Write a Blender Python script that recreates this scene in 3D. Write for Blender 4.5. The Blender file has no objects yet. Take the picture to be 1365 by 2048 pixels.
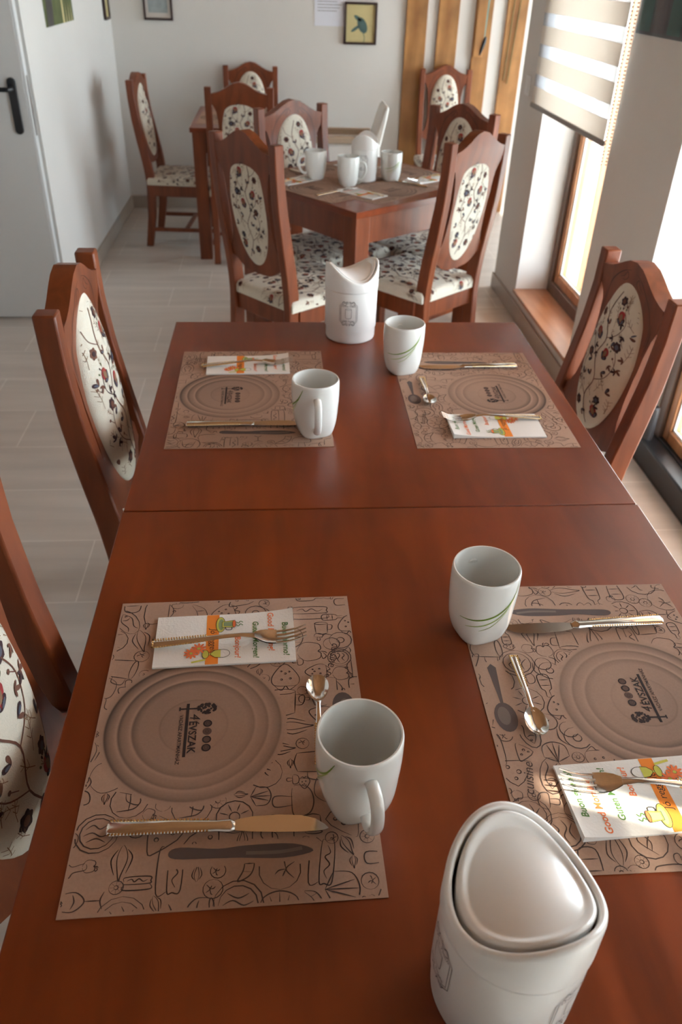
import bpy, bmesh, math, random
from mathutils import Vector, Matrix
PI = math.pi
R = math.radians
scene = bpy.context.scene
col = scene.collection
random.seed(7)

# ------------------------------------------------------------------ camera
CAMP = dict(x=0.27562, y=-1.13771, z=1.53258, f=1576.87, yaw=R(5.0663), pitch=R(34.6911), roll=R(1.9993))
cam_d = bpy.data.cameras.new('camera')
cam = bpy.data.objects.new('camera', cam_d); col.objects.link(cam)
cy, sy, cp, sp = math.cos(CAMP['yaw']), math.sin(CAMP['yaw']), math.cos(CAMP['pitch']), math.sin(CAMP['pitch'])
fw = Vector((sy*cp, cy*cp, -sp)); rt = Vector((cy, -sy, 0)); up = rt.cross(fw)
cr_, sr_ = math.cos(CAMP['roll']), math.sin(CAMP['roll'])
rr = rt*cr_ + up*sr_; uu = -rt*sr_ + up*cr_
mw = Matrix((rr, uu, -fw)).transposed().to_4x4()
mw.translation = Vector((CAMP['x'], CAMP['y'], CAMP['z']))
cam.matrix_world = mw
cam_d.sensor_fit = 'VERTICAL'; cam_d.sensor_height = 36.0
cam_d.lens = CAMP['f']/2048*36.0
cam_d.clip_start = 0.05; cam_d.clip_end = 200
cam_d.dof.use_dof = True; cam_d.dof.focus_distance = 1.0; cam_d.dof.aperture_fstop = 7.5
scene.camera = cam

# ------------------------------------------------------------------ world, sun, exposure
world = bpy.data.worlds.new('world'); scene.world = world; world.use_nodes = True
wn = world.node_tree.nodes; wl = world.node_tree.links; wn.clear()
wo = wn.new('ShaderNodeOutputWorld'); wb = wn.new('ShaderNodeBackground')
wb.inputs['Color'].default_value = (0.76, 0.88, 1.0, 1); wb.inputs['Strength'].default_value = 7.0
wl.new(wb.outputs[0], wo.inputs[0])
sun_d = bpy.data.lights.new('sun', 'SUN'); sun_d.energy = 6.5; sun_d.angle = R(0.6); sun_d.color = (1.0, 0.9, 0.75)
sun = bpy.data.objects.new('sun', sun_d); col.objects.link(sun)
SUNDIR = Vector((1.0, -0.37, 1.25)).normalized()
sun.location = SUNDIR*12
sun.rotation_euler = SUNDIR.to_track_quat('Z', 'Y').to_euler()

def window_light(name, loc, sx, sz, rotz, power, colr=(0.86, 0.93, 1.0)):
    d = bpy.data.lights.new(name, 'AREA'); d.shape = 'RECTANGLE'; d.size = sx; d.size_y = sz
    d.energy = power; d.color = colr
    o = bpy.data.objects.new(name, d); col.objects.link(o); o.location = loc
    o.rotation_euler = (R(90), 0, rotz)
    return o
# sky light entering through the window openings (light portals for the sky)
for (nm, yy, zz, w, h) in (('portal', 2.475, 1.17, .9, 2.05), ('portal', .62, 1.1, 1.6, 2.2), ('portal', -1.55, 1.25, 1.3, 2.5)):
    p = window_light(nm, (1.86, yy, zz), w, h, R(90), 1.0); p.data.cycles.is_portal = True
p = window_light('portal', (2.98, 4.28, 1.25), 1.35, 2.3, R(90), 1.0); p.data.cycles.is_portal = True

vs = scene.view_settings
vs.view_transform = 'Standard'; vs.look = 'None'; vs.gamma = 1.0; vs.use_curve_mapping = False
vs.exposure = 1.15

# ------------------------------------------------------------------ materials
MATS = {}
def newmat(name):
    m = bpy.data.materials.new(name); m.use_nodes = True
    nt = m.node_tree; b = nt.nodes.get('Principled BSDF')
    MATS[name] = m
    return m, nt, b
def simple(name, c, rough=.5, metal=0., coat=0., noise=0., nscale=20., bump=0., bscale=200., spec=None, sheen=0.):
    m, nt, b = newmat(name)
    b.inputs['Base Color'].default_value = (*c, 1); b.inputs['Roughness'].default_value = rough
    b.inputs['Metallic'].default_value = metal; b.inputs['Coat Weight'].default_value = coat
    b.inputs['Coat Roughness'].default_value = .08
    if spec is not None: b.inputs['Specular IOR Level'].default_value = spec
    if sheen: b.inputs['Sheen Weight'].default_value = sheen
    tc = nt.nodes.new('ShaderNodeTexCoord')
    if noise:
        n = nt.nodes.new('ShaderNodeTexNoise'); n.inputs['Scale'].default_value = nscale; n.inputs['Detail'].default_value = 4
        nt.links.new(tc.outputs['Object'], n.inputs['Vector'])
        mx = nt.nodes.new('ShaderNodeMix'); mx.data_type = 'RGBA'
        mx.inputs[6].default_value = (*[x*(1-noise) for x in c], 1); mx.inputs[7].default_value = (*[min(1, x*(1+noise)) for x in c], 1)
        nt.links.new(n.outputs['Fac'], mx.inputs[0]); nt.links.new(mx.outputs[2], b.inputs['Base Color'])
    if bump:
        n2 = nt.nodes.new('ShaderNodeTexNoise'); n2.inputs['Scale'].default_value = bscale; n2.inputs['Detail'].default_value = 3
        nt.links.new(tc.outputs['Object'], n2.inputs['Vector'])
        bp = nt.nodes.new('ShaderNodeBump'); bp.inputs['Strength'].default_value = bump; bp.inputs['Distance'].default_value = .002
        nt.links.new(n2.outputs['Fac'], bp.inputs['Height']); nt.links.new(bp.outputs[0], b.inputs['Normal'])
    return m
def wood(name, c1, c2, scale=(3, 40, 40), rough=.3, coat=.3, blot=.5, c3=None, ring=0):
    """grain stretched along the local X axis"""
    m, nt, b = newmat(name); L = nt.links; N = nt.nodes
    tc = N.new('ShaderNodeTexCoord'); mp = N.new('ShaderNodeMapping'); mp.inputs['Scale'].default_value = scale
    L.new(tc.outputs['Object'], mp.inputs['Vector'])
    n = N.new('ShaderNodeTexNoise'); n.inputs['Scale'].default_value = 1.0; n.inputs['Detail'].default_value = 6; n.inputs['Distortion'].default_value = .6
    L.new(mp.outputs[0], n.inputs['Vector'])
    r = N.new('ShaderNodeValToRGB'); r.color_ramp.elements[0].position = .3; r.color_ramp.elements[1].position = .7
    r.color_ramp.elements[0].color = (*c1, 1); r.color_ramp.elements[1].color = (*c2, 1)
    L.new(n.outputs['Fac'], r.inputs['Fac'])
    n2 = N.new('ShaderNodeTexNoise'); n2.inputs['Scale'].default_value = 5.0; n2.inputs['Detail'].default_value = 3
    L.new(tc.outputs['Object'], n2.inputs['Vector'])
    mr = N.new('ShaderNodeMapRange'); mr.inputs[1].default_value = .3; mr.inputs[2].default_value = .7
    mr.inputs[3].default_value = 1-blot*.5; mr.inputs[4].default_value = 1+blot*.3
    L.new(n2.outputs['Fac'], mr.inputs[0])
    vm = N.new('ShaderNodeVectorMath'); vm.operation = 'SCALE'
    L.new(r.outputs[0], vm.inputs[0]); L.new(mr.outputs[0], vm.inputs['Scale'])
    L.new(vm.outputs[0], b.inputs['Base Color'])
    b.inputs['Roughness'].default_value = rough; b.inputs['Coat Weight'].default_value = coat; b.inputs['Coat Roughness'].default_value = .12
    return m

wood('cherry_laminate', (.160, .0265, .0035), (.230, .041, .0055), scale=(18, 3, 18), rough=.34, coat=.0, blot=.4)
wood('cherry_wood', (.15, .032, .008), (.25, .060, .016), scale=(25, 25, 3), rough=.42, coat=.0, blot=.3)
wood('cherry_end', (.13, .022, .007), (.30, .06, .018), scale=(60, 8, 60), rough=.3, coat=.3, blot=.3)
wood('pine_plank', (.30, .12, .03), (.50, .24, .075), scale=(9, 9, 1.2), rough=.45, coat=.1, blot=.6)
wood('window_wood', (.36, .14, .05), (.55, .26, .11), scale=(20, 20, 2), rough=.4, coat=.2, blot=.3)
wood('sill_wood', (.36, .15, .07), (.52, .25, .13), scale=(18, 2, 18), rough=.35, coat=.2, blot=.3)
simple('groove_shade', (.06, .012, .006), .5)
simple('cream_fabric', (.74, .68, .56), .85, noise=.06, nscale=60, bump=.5, bscale=500, sheen=.2)
simple('thread_dark', (.045, .016, .018), .8)
simple('thread_brown', (.16, .06, .035), .8)
simple('thread_tan', (.27, .15, .08), .85)
simple('thread_red', (.36, .03, .03), .8)
simple('thread_slate', (.10, .11, .15), .8)
simple('thread_green', (.10, .13, .05), .8)
simple('porcelain', (.86, .86, .82), .12, coat=.3, spec=.5)
simple('bin_porcelain', (.90, .88, .85), .30, coat=.15)
simple('leaf_green', (.20, .33, .04), .3)
simple('leaf_light', (.40, .50, .15), .3)
simple('bin_print', (.15, .13, .13), .4)
simple('dark_gap', (.01, .008, .007), .8)
simple('steel', (.72, .69, .66), .14, metal=1.)
simple('steel_dark', (.55, .52, .5), .22, metal=1.)
simple('gold', (.80, .58, .28), .25, metal=1.)
simple('napkin_paper', (.86, .84, .80), .9, noise=.02, nscale=30, bump=.25, bscale=300)
simple('ink_orange_band', (.90, .27, .03), .9)
simple('ink_orange', (.85, .20, .06), .9)
simple('ink_green', (.10, .22, .05), .9)
simple('ink_lime', (.62, .60, .10), .9)
simple('ink_sage', (.28, .38, .20), .9)
simple('ink_black', (.03, .025, .02), .9)
simple('doodle_ink', (.075, .047, .040), .9)
simple('print_grey', (.115, .085, .078), .9)
simple('print_light', (.19, .145, .125), .9)
simple('logo_ink', (.032, .018, .016), .9)
simple('logo_disc', (.12, .07, .055), .9)
simple('wall_paint', (.73, .70, .66), .92, noise=.02, nscale=6, bump=.12, bscale=150)
simple('white_reveal', (.78, .77, .75), .85)
wood('ceiling_boards', (.26, .11, .04), (.42, .20, .08), scale=(12, 1.5, 12), rough=.6, coat=0., blot=.4)
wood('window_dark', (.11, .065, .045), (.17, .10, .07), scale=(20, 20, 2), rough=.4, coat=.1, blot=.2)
simple('door_white', (.56, .55, .53), .45)
simple('door_edge', (.70, .70, .69), .45)
simple('black_plastic', (.012, .012, .014), .35)
simple('dark_frame', (.035, .03, .03), .4)
simple('brass_dull', (.35, .33, .30), .4, metal=1.)
simple('skirting_tile', (.46, .40, .34), .4, noise=.05, nscale=8)
simple('white_plastic', (.80, .80, .78), .4)
simple('beige_plastic', (.55, .43, .31), .5)
simple('highchair_shell', (.86, .84, .80), .45)
simple('paper_sheet', (.80, .81, .88), .8)
simple('dark_picture_frame', (.035, .012, .010), .4)
simple('picture_yellow', (.62, .52, .26), .8, noise=.06, nscale=30)
simple('picture_grey', (.34, .38, .38), .8, noise=.4, nscale=18)
simple('mount_pale', (.62, .57, .52), .8)
simple('ink_teal', (.08, .14, .13), .8)
simple('green_print', (.10, .12, .04), .7, noise=.6, nscale=14)
simple('teal_cord', (.15, .38, .36), .7)
simple('olive_cord', (.12, .10, .03), .7)
simple('terrace', (.75, .74, .70), .8, noise=.05, nscale=3)
simple('outer_wall', (.82, .81, .78), .9)
simple('bush', (.12, .28, .05), .8)
simple('gravel', (.42, .40, .38), .9, noise=.3, nscale=8)
simple('blind_cloth', (.76, .71, .63), .9)
simple('blind_rail', (.30, .28, .26), .5)
simple('chain', (.75, .75, .73), .4)

def floor_mat():
    m, nt, b = newmat('floor_tile'); L = nt.links; N = nt.nodes
    tc = N.new('ShaderNodeTexCoord')
    mp = N.new('ShaderNodeMapping'); mp.inputs['Location'].default_value = (0.13, -.032, 0)
    L.new(tc.outputs['Object'], mp.inputs['Vector'])
    br = N.new('ShaderNodeTexBrick')
    br.inputs['Scale'].default_value = 1.0; br.inputs['Brick Width'].default_value = .60; br.inputs['Row Height'].default_value = .30
    br.inputs['Mortar Size'].default_value = .0022; br.inputs['Mortar Smooth'].default_value = .1; br.offset = .33
    br.inputs['Color1'].default_value = (.62, .56, .505, 1); br.inputs['Color2'].default_value = (.575, .52, .47, 1)
    br.inputs['Mortar'].default_value = (.76, .71, .65, 1)
    L.new(mp.outputs[0], br.inputs['Vector'])
    mp2 = N.new('ShaderNodeMapping'); mp2.inputs['Scale'].default_value = (1.6, 14, 1)
    L.new(tc.outputs['Object'], mp2.inputs['Vector'])
    n = N.new('ShaderNodeTexNoise'); n.inputs['Scale'].default_value = 1.; n.inputs['Detail'].default_value = 6; n.inputs['Distortion'].default_value = .4
    L.new(mp2.outputs[0], n.inputs['Vector'])
    mr = N.new('ShaderNodeMapRange'); mr.inputs[1].default_value = .3; mr.inputs[2].default_value = .7; mr.inputs[3].default_value = .91; mr.inputs[4].default_value = 1.08
    L.new(n.outputs['Fac'], mr.inputs[0])
    vm = N.new('ShaderNodeVectorMath'); vm.operation = 'SCALE'
    L.new(br.outputs['Color'], vm.inputs[0]); L.new(mr.outputs[0], vm.inputs['Scale'])
    L.new(vm.outputs[0], b.inputs['Base Color'])
    b.inputs['Roughness'].default_value = .38
    return m
floor_mat()

def paper_mat():
    """kraft paper with a printed plate; the mesh's own X/Y are the mat's width and height"""
    m, nt, b = newmat('kraft_paper'); L = nt.links; N = nt.nodes
    tc = N.new('ShaderNodeTexCoord'); sep = N.new('ShaderNodeSeparateXYZ'); L.new(tc.outputs['Object'], sep.inputs[0])
    def math_(op, a, b_=None, c=None):
        n = N.new('ShaderNodeMath'); n.operation = op
        for i, v in enumerate((a, b_, c)):
            if v is None: continue
            if isinstance(v, (int, float)): n.inputs[i].default_value = v
            else: L.new(v, n.inputs[i])
        return n.outputs[0]
    x = sep.outputs['X']; y = math_('ADD', sep.outputs['Y'], .047)
    r = math_('SQRT', math_('ADD', math_('MULTIPLY', x, x), math_('MULTIPLY', y, y)))
    ramp = N.new('ShaderNodeValToRGB'); cr = ramp.color_ramp
    st = [(0, .80), (.26, .80), (.36, .76), (.38, .66), (.40, .80), (.60, .78), (.68, .50), (.705, .98), (.74, .80),
          (.80, .66), (.835, .44), (.86, .96), (.90, .74), (.95, .55), (.985, .34), (1.0, .60)]
    cr.elements[0].position = 0; cr.elements[0].color = (st[0][1],)*3+(1,)
    cr.elements[1].position = 1; cr.elements[1].color = (1, 1, 1, 1)
    for p, v in st[1:-1]:
        e = cr.elements.new(p*.9); e.color = (v, v, v, 1)
    e = cr.elements.new(.905); e.color = (.86, .86, .86, 1)
    e = cr.elements.new(.97); e.color = (1, 1, 1, 1)
    L.new(math_('DIVIDE', r, .118/ .97), ramp.inputs['Fac'])
    # the printed plate is darker towards one side of each ring
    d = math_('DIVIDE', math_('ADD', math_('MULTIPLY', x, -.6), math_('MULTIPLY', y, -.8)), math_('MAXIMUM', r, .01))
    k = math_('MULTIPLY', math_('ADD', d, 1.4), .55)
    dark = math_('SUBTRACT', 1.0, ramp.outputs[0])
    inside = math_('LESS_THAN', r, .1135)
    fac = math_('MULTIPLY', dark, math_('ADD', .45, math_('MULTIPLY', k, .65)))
    f2 = math_('SUBTRACT', 1.0, fac)
    nz = N.new('ShaderNodeTexNoise'); nz.inputs['Scale'].default_value = 380; nz.inputs['Detail'].default_value = 2
    L.new(tc.outputs['Object'], nz.inputs['Vector'])
    n3 = N.new('ShaderNodeMapRange'); n3.inputs[3].default_value = .9; n3.inputs[4].default_value = 1.1; L.new(nz.outputs['Fac'], n3.inputs[0])
    tot = math_('MULTIPLY', f2, n3.outputs[0])
    vm = N.new('ShaderNodeVectorMath'); vm.operation = 'SCALE'; vm.inputs[0].default_value = (.43, .275, .20)
    L.new(tot, vm.inputs['Scale']); L.new(vm.outputs[0], b.inputs['Base Color'])
    b.inputs['Roughness'].default_value = .85
    return m
paper_mat()

def glass_mat(name, tint=(1, 1, 1), refl=.08):
    m, nt, b = newmat(name); N = nt.nodes; L = nt.links; N.remove(b)
    out = [n for n in N if n.type == 'OUTPUT_MATERIAL'][0]
    t = N.new('ShaderNodeBsdfTransparent'); t.inputs[0].default_value = (*tint, 1)
    g = N.new('ShaderNodeBsdfGlossy'); g.inputs['Roughness'].default_value = .02
    mx = N.new('ShaderNodeMixShader'); mx.inputs[0].default_value = refl
    L.new(t.outputs[0], mx.inputs[1]); L.new(g.outputs[0], mx.inputs[2]); L.new(mx.outputs[0], out.inputs[0])
    return m
glass_mat('window_glass', (.97, .99, .98), .06)
def cloth_mat(name, c, transp, transl):
    m, nt, b = newmat(name); N = nt.nodes; L = nt.links; N.remove(b)
    out = [n for n in N if n.type == 'OUTPUT_MATERIAL'][0]
    d = N.new('ShaderNodeBsdfDiffuse'); d.inputs[0].default_value = (*c, 1)
    tl = N.new('ShaderNodeBsdfTranslucent'); tl.inputs[0].default_value = (*c, 1)
    t = N.new('ShaderNodeBsdfTransparent')
    m1 = N.new('ShaderNodeMixShader'); m1.inputs[0].default_value = transl
    m2 = N.new('ShaderNodeMixShader'); m2.inputs[0].default_value = transp
    L.new(d.outputs[0], m1.inputs[1]); L.new(tl.outputs[0], m1.inputs[2])
    L.new(m1.outputs[0], m2.inputs[1]); L.new(t.outputs[0], m2.inputs[2]); L.new(m2.outputs[0], out.inputs[0])
    return m
cloth_mat('blind_opaque', (.86, .81, .75), 0., .45)
cloth_mat('blind_sheer', (.72, .76, .82), .40, .5)

# ------------------------------------------------------------------ mesh helpers
class MB:
    def __init__(s): s.v = []; s.f = []; s.m = []
    def add(s, vs, fs, mi=0, mat=None):
        o = len(s.v)
        if mat is not None: vs = [mat @ Vector(p) for p in vs]
        s.v += [tuple(p) for p in vs]
        for f in fs: s.f.append(tuple(i+o for i in f)); s.m.append(mi)
    def box(s, x0, x1, y0, y1, z0, z1, mi=0, mat=None):
        v = [(x, y, z) for z in (z0, z1) for y in (y0, y1) for x in (x0, x1)]
        s.add(v, [(0, 2, 3, 1), (4, 5, 7, 6), (0, 1, 5, 4), (2, 6, 7, 3), (0, 4, 6, 2), (1, 3, 7, 5)], mi, mat)
    def grid(s, fn, nu, nv, mi=0, wrapu=False, flip=False):
        vs = [fn(i, j) for j in range(nv) for i in range(nu)]
        fs = []
        for j in range(nv-1):
            for i in range(nu if wrapu else nu-1):
                a = j*nu+i; b = j*nu+(i+1) % nu; c = b+nu; d = a+nu
                fs.append((a, d, c, b) if flip else (a, b, c, d))
        s.add(vs, fs, mi)
    def lathe(s, prof, n=48, mi=0, cx=0, cy=0, z0=0):
        s.grid(lambda i, j: (cx+prof[j][0]*math.cos(2*PI*i/n), cy+prof[j][0]*math.sin(2*PI*i/n), z0+prof[j][1]), n, len(prof), mi, True)
    def tube(s, pts, r, n=8, mi=0, caps=True, sq=1.0):
        pts = [Vector(p) for p in pts]; m = len(pts)
        rs = r if isinstance(r, (list, tuple)) else [r]*m
        ring = []; prev = None
        for k in range(m):
            t = (pts[min(k+1, m-1)]-pts[max(k-1, 0)]).normalized()
            if prev is None:
                a = Vector((0, 0, 1)) if abs(t.z) < .9 else Vector((1, 0, 0)); nrm = t.cross(a).normalized()
            else: nrm = (prev-t*prev.dot(t)).normalized()
            prev = nrm; bn = t.cross(nrm)
            ring += [pts[k]+nrm*math.cos(2*PI*i/n)*rs[k]+bn*math.sin(2*PI*i/n)*rs[k]*sq for i in range(n)]
        fs = [(k*n+i, k*n+(i+1) % n, (k+1)*n+(i+1) % n, (k+1)*n+i) for k in range(m-1) for i in range(n)]
        if caps: fs += [tuple(range(n))[::-1], tuple((m-1)*n+i for i in range(n))]
        s.add(ring, fs, mi)
    def sphere(s, c, r, n=6, mi=0):
        c = Vector(c); vs = []; 
        for j in range(1, n):
            for i in range(n*2):
                a = PI*j/n; b = PI*i/n
                vs.append(c+Vector((math.sin(a)*math.cos(b), math.sin(a)*math.sin(b), math.cos(a)))*r)
        w = n*2; fs = [(j*w+i, (j+1)*w+i, (j+1)*w+(i+1) % w, j*w+(i+1) % w) for j in range(n-2) for i in range(w)]
        fs += [tuple(range(w)), tuple(reversed([(n-2)*w+i for i in range(w)]))]
        s.add(vs, fs, mi)
    # flat marks laid on a surface given by fn(u, v) -> point
    def ribbon(s, pts, w, mi, fn, closed=False, taper=False, step=.006, ok=None):
        P = [Vector((p[0], p[1])) for p in pts]
        if closed: P.append(P[0])
        Q = [P[0]]
        for a, b in zip(P, P[1:]):
            k = max(1, int((b-a).length/step)); Q += [a+(b-a)*(i/k) for i in range(1, k+1)]
        n = len(Q); L = []; 
        for k in range(n):
            if closed and k in (0, n-1): t = Q[1]-Q[n-2]
            else: t = Q[min(k+1, n-1)]-Q[max(k-1, 0)]
            if t.length < 1e-9: t = Vector((1, 0))
            t.normalize(); nn = Vector((-t.y, t.x))
            ww = w/2
            if taper: ww *= (.25+.75*math.sin(PI*min(1, max(0, k/(n-1)))))
            L.append((Q[k]+nn*ww, Q[k]-nn*ww))
        run = []
        def flush():
            if len(run) > 1:
                vs = []
                for a, b in run: vs += [fn(a.x, a.y), fn(b.x, b.y)]
                s.add(vs, [(2*i, 2*i+1, 2*i+3, 2*i+2) for i in range(len(run)-1)], mi)
            run.clear()
        for k in range(n):
            if ok is None or ok(Q[k].x, Q[k].y): run.append(L[k])
            else: flush()
        flush()
    def blob(s, pts, mi, fn, ok=None):
        c = (sum(p[0] for p in pts)/len(pts), sum(p[1] for p in pts)/len(pts))
        if ok is not None and not all(ok(*p) for p in pts): return
        n = len(pts); s.add([fn(*c)]+[fn(*p) for p in pts], [(0, i+1, (i+1) % n+1) for i in range(n)], mi)
    def build(s, name, mats, parent=None, smooth=35, bevel=0, segs=2, sub=0):
        me = bpy.data.meshes.new(name); me.from_pydata(s.v, [], s.f)
        if isinstance(mats, str): mats = [mats]
        for m in mats: me.materials.append(MATS[m])
        for p, mi in zip(me.polygons, s.m): p.material_index = mi
        bm = bmesh.new(); bm.from_mesh(me)
        if len(mats) == 1: bmesh.ops.recalc_face_normals(bm, faces=bm.faces)
        bm.to_mesh(me); bm.free()
        if smooth:
            for p in me.polygons: p.use_smooth = True
            me.set_sharp_from_angle(angle=R(smooth))
        me.update()
        o = bpy.data.objects.new(name, me); col.objects.link(o); o.parent = parent
        if bevel:
            b = o.modifiers.new('bevel', 'BEVEL'); b.width = bevel; b.segments = segs; b.limit_method = 'ANGLE'; b.angle_limit = R(40); b.harden_normals = False
        return o

def cr(pts, n=6, closed=False):
    """smooth curve through 2-D points"""
    P = [Vector((*p, 0)) if len(p) == 2 else Vector(p) for p in pts]; m = len(P); out = []
    rng = range(m) if closed else range(m-1)
    for i in rng:
        g = (lambda k: P[k % m]) if closed else (lambda k: P[max(0, min(m-1, k))])
        a, b, c, d = g(i-1), g(i), g(i+1), g(i+2)
        for k in range(n):
            t = k/n
            out.append(.5*((2*b)+(c-a)*t+(2*a-5*b+4*c-d)*t*t+(3*b-a-3*c+d)*t**3))
    if not closed: out.append(P[-1])
    return [tuple(p)[:len(pts[0])] for p in out]
def interp(tab, x):
    if x <= tab[0][0]: return tab[0][1]
    for (a, b), (c, d) in zip(tab, tab[1:]):
        if x <= c: return b+(d-b)*(x-a)/(c-a) if c > a else d
    return tab[-1][1]
def circ(cx, cy, r, n=16, ry=None, a0=0, a1=2*PI, rot=0):
    ry = r if ry is None else ry; full = abs(a1-a0-2*PI) < 1e-6
    k = n if full else n+1
    o = []
    for i in range(k):
        a = a0+(a1-a0)*i/n; x = r*math.cos(a); y = ry*math.sin(a)
        o.append((cx+x*math.cos(rot)-y*math.sin(rot), cy+x*math.sin(rot)+y*math.cos(rot)))
    return o

TEXTC = {}
def glyphs(txt, size, shear=0., bold=0., space=1.):
    key = (txt, size, shear, bold, space)
    if key in TEXTC: return TEXTC[key]
    c = bpy.data.curves.new('lettering', 'FONT'); c.body = txt; c.size = size; c.shear = shear; c.offset = bold; c.space_character = space
    c.resolution_u = 3
    o = bpy.data.objects.new('lettering', c); col.objects.link(o)
    bpy.context.view_layer.update()
    me = bpy.data.meshes.new_from_object(o.evaluated_get(bpy.context.evaluated_depsgraph_get()))
    V = [(v.co.x, v.co.y) for v in me.vertices]; F = [tuple(p.vertices) for p in me.polygons]
    bpy.data.objects.remove(o); bpy.data.curves.remove(c); bpy.data.meshes.remove(me)
    TEXTC[key] = (V, F)
    return V, F
def put_text(mb, txt, x, y, size, mi, fn, rot=0., center=False, **k):
    V, F = glyphs(txt, size, **k)
    if not V: return
    xs = [v[0] for v in V]; ox = (min(xs)+max(xs))/2 if center else min(xs)
    c, s = math.cos(rot), math.sin(rot)
    mb.add([fn(x+c*(a-ox)-s*b, y+s*(a-ox)+c*b) for a, b in V], F, mi)

def tag(o, label=None, cat=None, group=None, kind=None):
    if label: o['label'] = label
    if cat: o['category'] = cat
    if group: o['group'] = group
    if kind: o['kind'] = kind
    return o
def empty(name, loc=(0, 0, 0), rz=0.):
    o = bpy.data.objects.new(name, None); col.objects.link(o); o.location = loc; o.rotation_euler = (0, 0, rz); o.empty_display_size = .05
    return o
def copy_tree(o, parent=None):
    c = o.copy(); col.objects.link(c); c.parent = parent
    for ch in list(o.children): copy_tree(ch, c)
    return c
def struct(mb, name, mats, parent=None, **k):
    o = mb.build(name, mats, parent, **k)
    if parent is None: o['kind'] = 'structure'
    return o

# ------------------------------------------------------------------ room
XR, XL, YB, H = 1.53, -0.82, 5.12, 2.60
m = MB(); m.box(-2.3, 1.86, -3.3, 3.28, -.08, 0); m.box(-2.3, 3.1, 3.28, YB+.1, -.08, 0); struct(m, 'floor', 'floor_tile', smooth=0)
m = MB(); m.box(-2.3, 1.86, -3.3, 3.28, H, H+.1); m.box(-2.3, 3.1, 3.28, YB+.1, H, H+.1); struct(m, 'ceiling', 'ceiling_boards', smooth=0)
m = MB(); m.box(XL-.1, 3.1, YB, YB+.1, 0, H); struct(m, 'wall_back', 'wall_paint', smooth=0)
m = MB(); m.box(XL-.12, XL, 2.95, YB, 0, H); m.box(-2.1, XL-.12, 2.95, 3.05, 0, H); struct(m, 'wall_left', 'wall_paint', smooth=0)
m = MB(); m.box(-2.2, -2.1, -3.2, 3.05, 0, H); struct(m, 'wall_left_near', 'wall_paint', smooth=0)
m = MB(); m.box(-2.2, 1.9, -3.3, -3.2, 0, H); struct(m, 'wall_front', 'wall_paint', smooth=0)
# right wall with three openings
XO = 1.86
W1 = (2.02, 2.93, .13, 2.2); W2 = (-.22, 1.45, 0, 2.2); W3 = (-2.2, -.885, 0, 2.36)
m = MB()
m.box(XR, XO, 2.93, 3.38, 0, H); m.box(XR, XO, 1.45, 2.02, 0, H); m.box(XR, XO, -.885, -.22, 0, H); m.box(XR, XO, -3.3, -2.2, 0, H)
m.box(XR, XO, 2.02, 2.93, 0, .125)
m.box(XR, XO, 2.02, 2.93, 2.2, H); m.box(XR, XO, -.22, 1.45, 2.2, H); m.box(XR, XO, -2.2, -.885, 2.36, H)
struct(m, 'wall_right', 'wall_paint', smooth=0)
# alcove to the right of the back wall, with an unseen window opening enlarged for daylight
m = MB(); m.box(XO, 3.0, 3.28, 3.38, 0, H); struct(m, 'wall_alcove', 'wall_paint', smooth=0)
m = MB(); m.box(3.0, 3.1, 3.28, 3.6, 0, H); m.box(3.0, 3.1, 4.96, YB, 0, H); m.box(3.0, 3.1, 3.6, 4.96, 2.42, H); m.box(3.0, 3.1, 3.6, 4.96, 0, .1)
struct(m, 'wall_alcove_end', 'wall_paint', smooth=0)
# skirting
SK = .085
m = MB(); m.box(XL, 1.15, YB-.012, YB, 0, SK); struct(m, 'baseboard_back', 'skirting_tile', bevel=.002)
m = MB(); m.box(XL, XL+.012, 2.95, YB-.012, 0, SK); struct(m, 'baseboard_left', 'skirting_tile', bevel=.002)
m = MB(); m.box(XR-.012, XR, 1.46, 3.38, 0, SK); m.box(XR-.012, XO, 3.38, 3.392, 0, SK); struct(m, 'baseboard_right', 'skirting_tile', bevel=.002)

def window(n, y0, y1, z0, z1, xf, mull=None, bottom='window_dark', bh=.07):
    root = empty('window_%d' % n, (xf, (y0+y1)/2, z0)); root['kind'] = 'structure'
    off = Matrix.Translation((-xf, -(y0+y1)/2, -z0))
    def B(name, boxes, mt, bev=.004, par=root):
        q = MB()
        for b in boxes: q.box(*b, mat=off)
        return q.build(name, mt, par, bevel=bev)
    d = .075; w = .055
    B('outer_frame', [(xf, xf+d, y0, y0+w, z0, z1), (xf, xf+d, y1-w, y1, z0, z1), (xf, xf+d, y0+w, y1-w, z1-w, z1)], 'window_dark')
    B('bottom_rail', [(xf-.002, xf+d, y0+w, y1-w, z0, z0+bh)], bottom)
    ys = [y0+w, y1-w] if mull is None else [y0+w, mull, y1-w]
    for a, b in zip(ys, ys[1:]):
        zz0, zz1 = z0+bh, z1-w; s = .045
        sash = B('sash', [(xf+.012, xf+.06, a+.003, a+s, zz0, zz1), (xf+.012, xf+.06, b-s, b-.003, zz0, zz1),
                   (xf+.012, xf+.06, a+s, b-s, zz0, zz0+s), (xf+.012, xf+.06, a+s, b-s, zz1-s, zz1)], 'window_wood')
        B('glass_pane', [(xf+.032, xf+.038, a+s-.005, b-s+.005, zz0+s-.005, zz1-s+.005)], 'window_glass', 0, sash)
        B('glazing_bead', [(xf+.024, xf+.031, a+s-.001, a+s+.009, zz0+s, zz1-s), (xf+.024, xf+.031, b-s-.009, b-s+.001, zz0+s, zz1-s),
                      (xf+.024, xf+.031, a+s, b-s, zz0+s-.001, zz0+s+.009)], 'white_plastic', 0, sash)
    return root
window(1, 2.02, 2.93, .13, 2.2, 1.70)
window(2, -.22, 1.45, .0, 2.2, 1.70, mull=.62, bottom='black_plastic', bh=.10)
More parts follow.
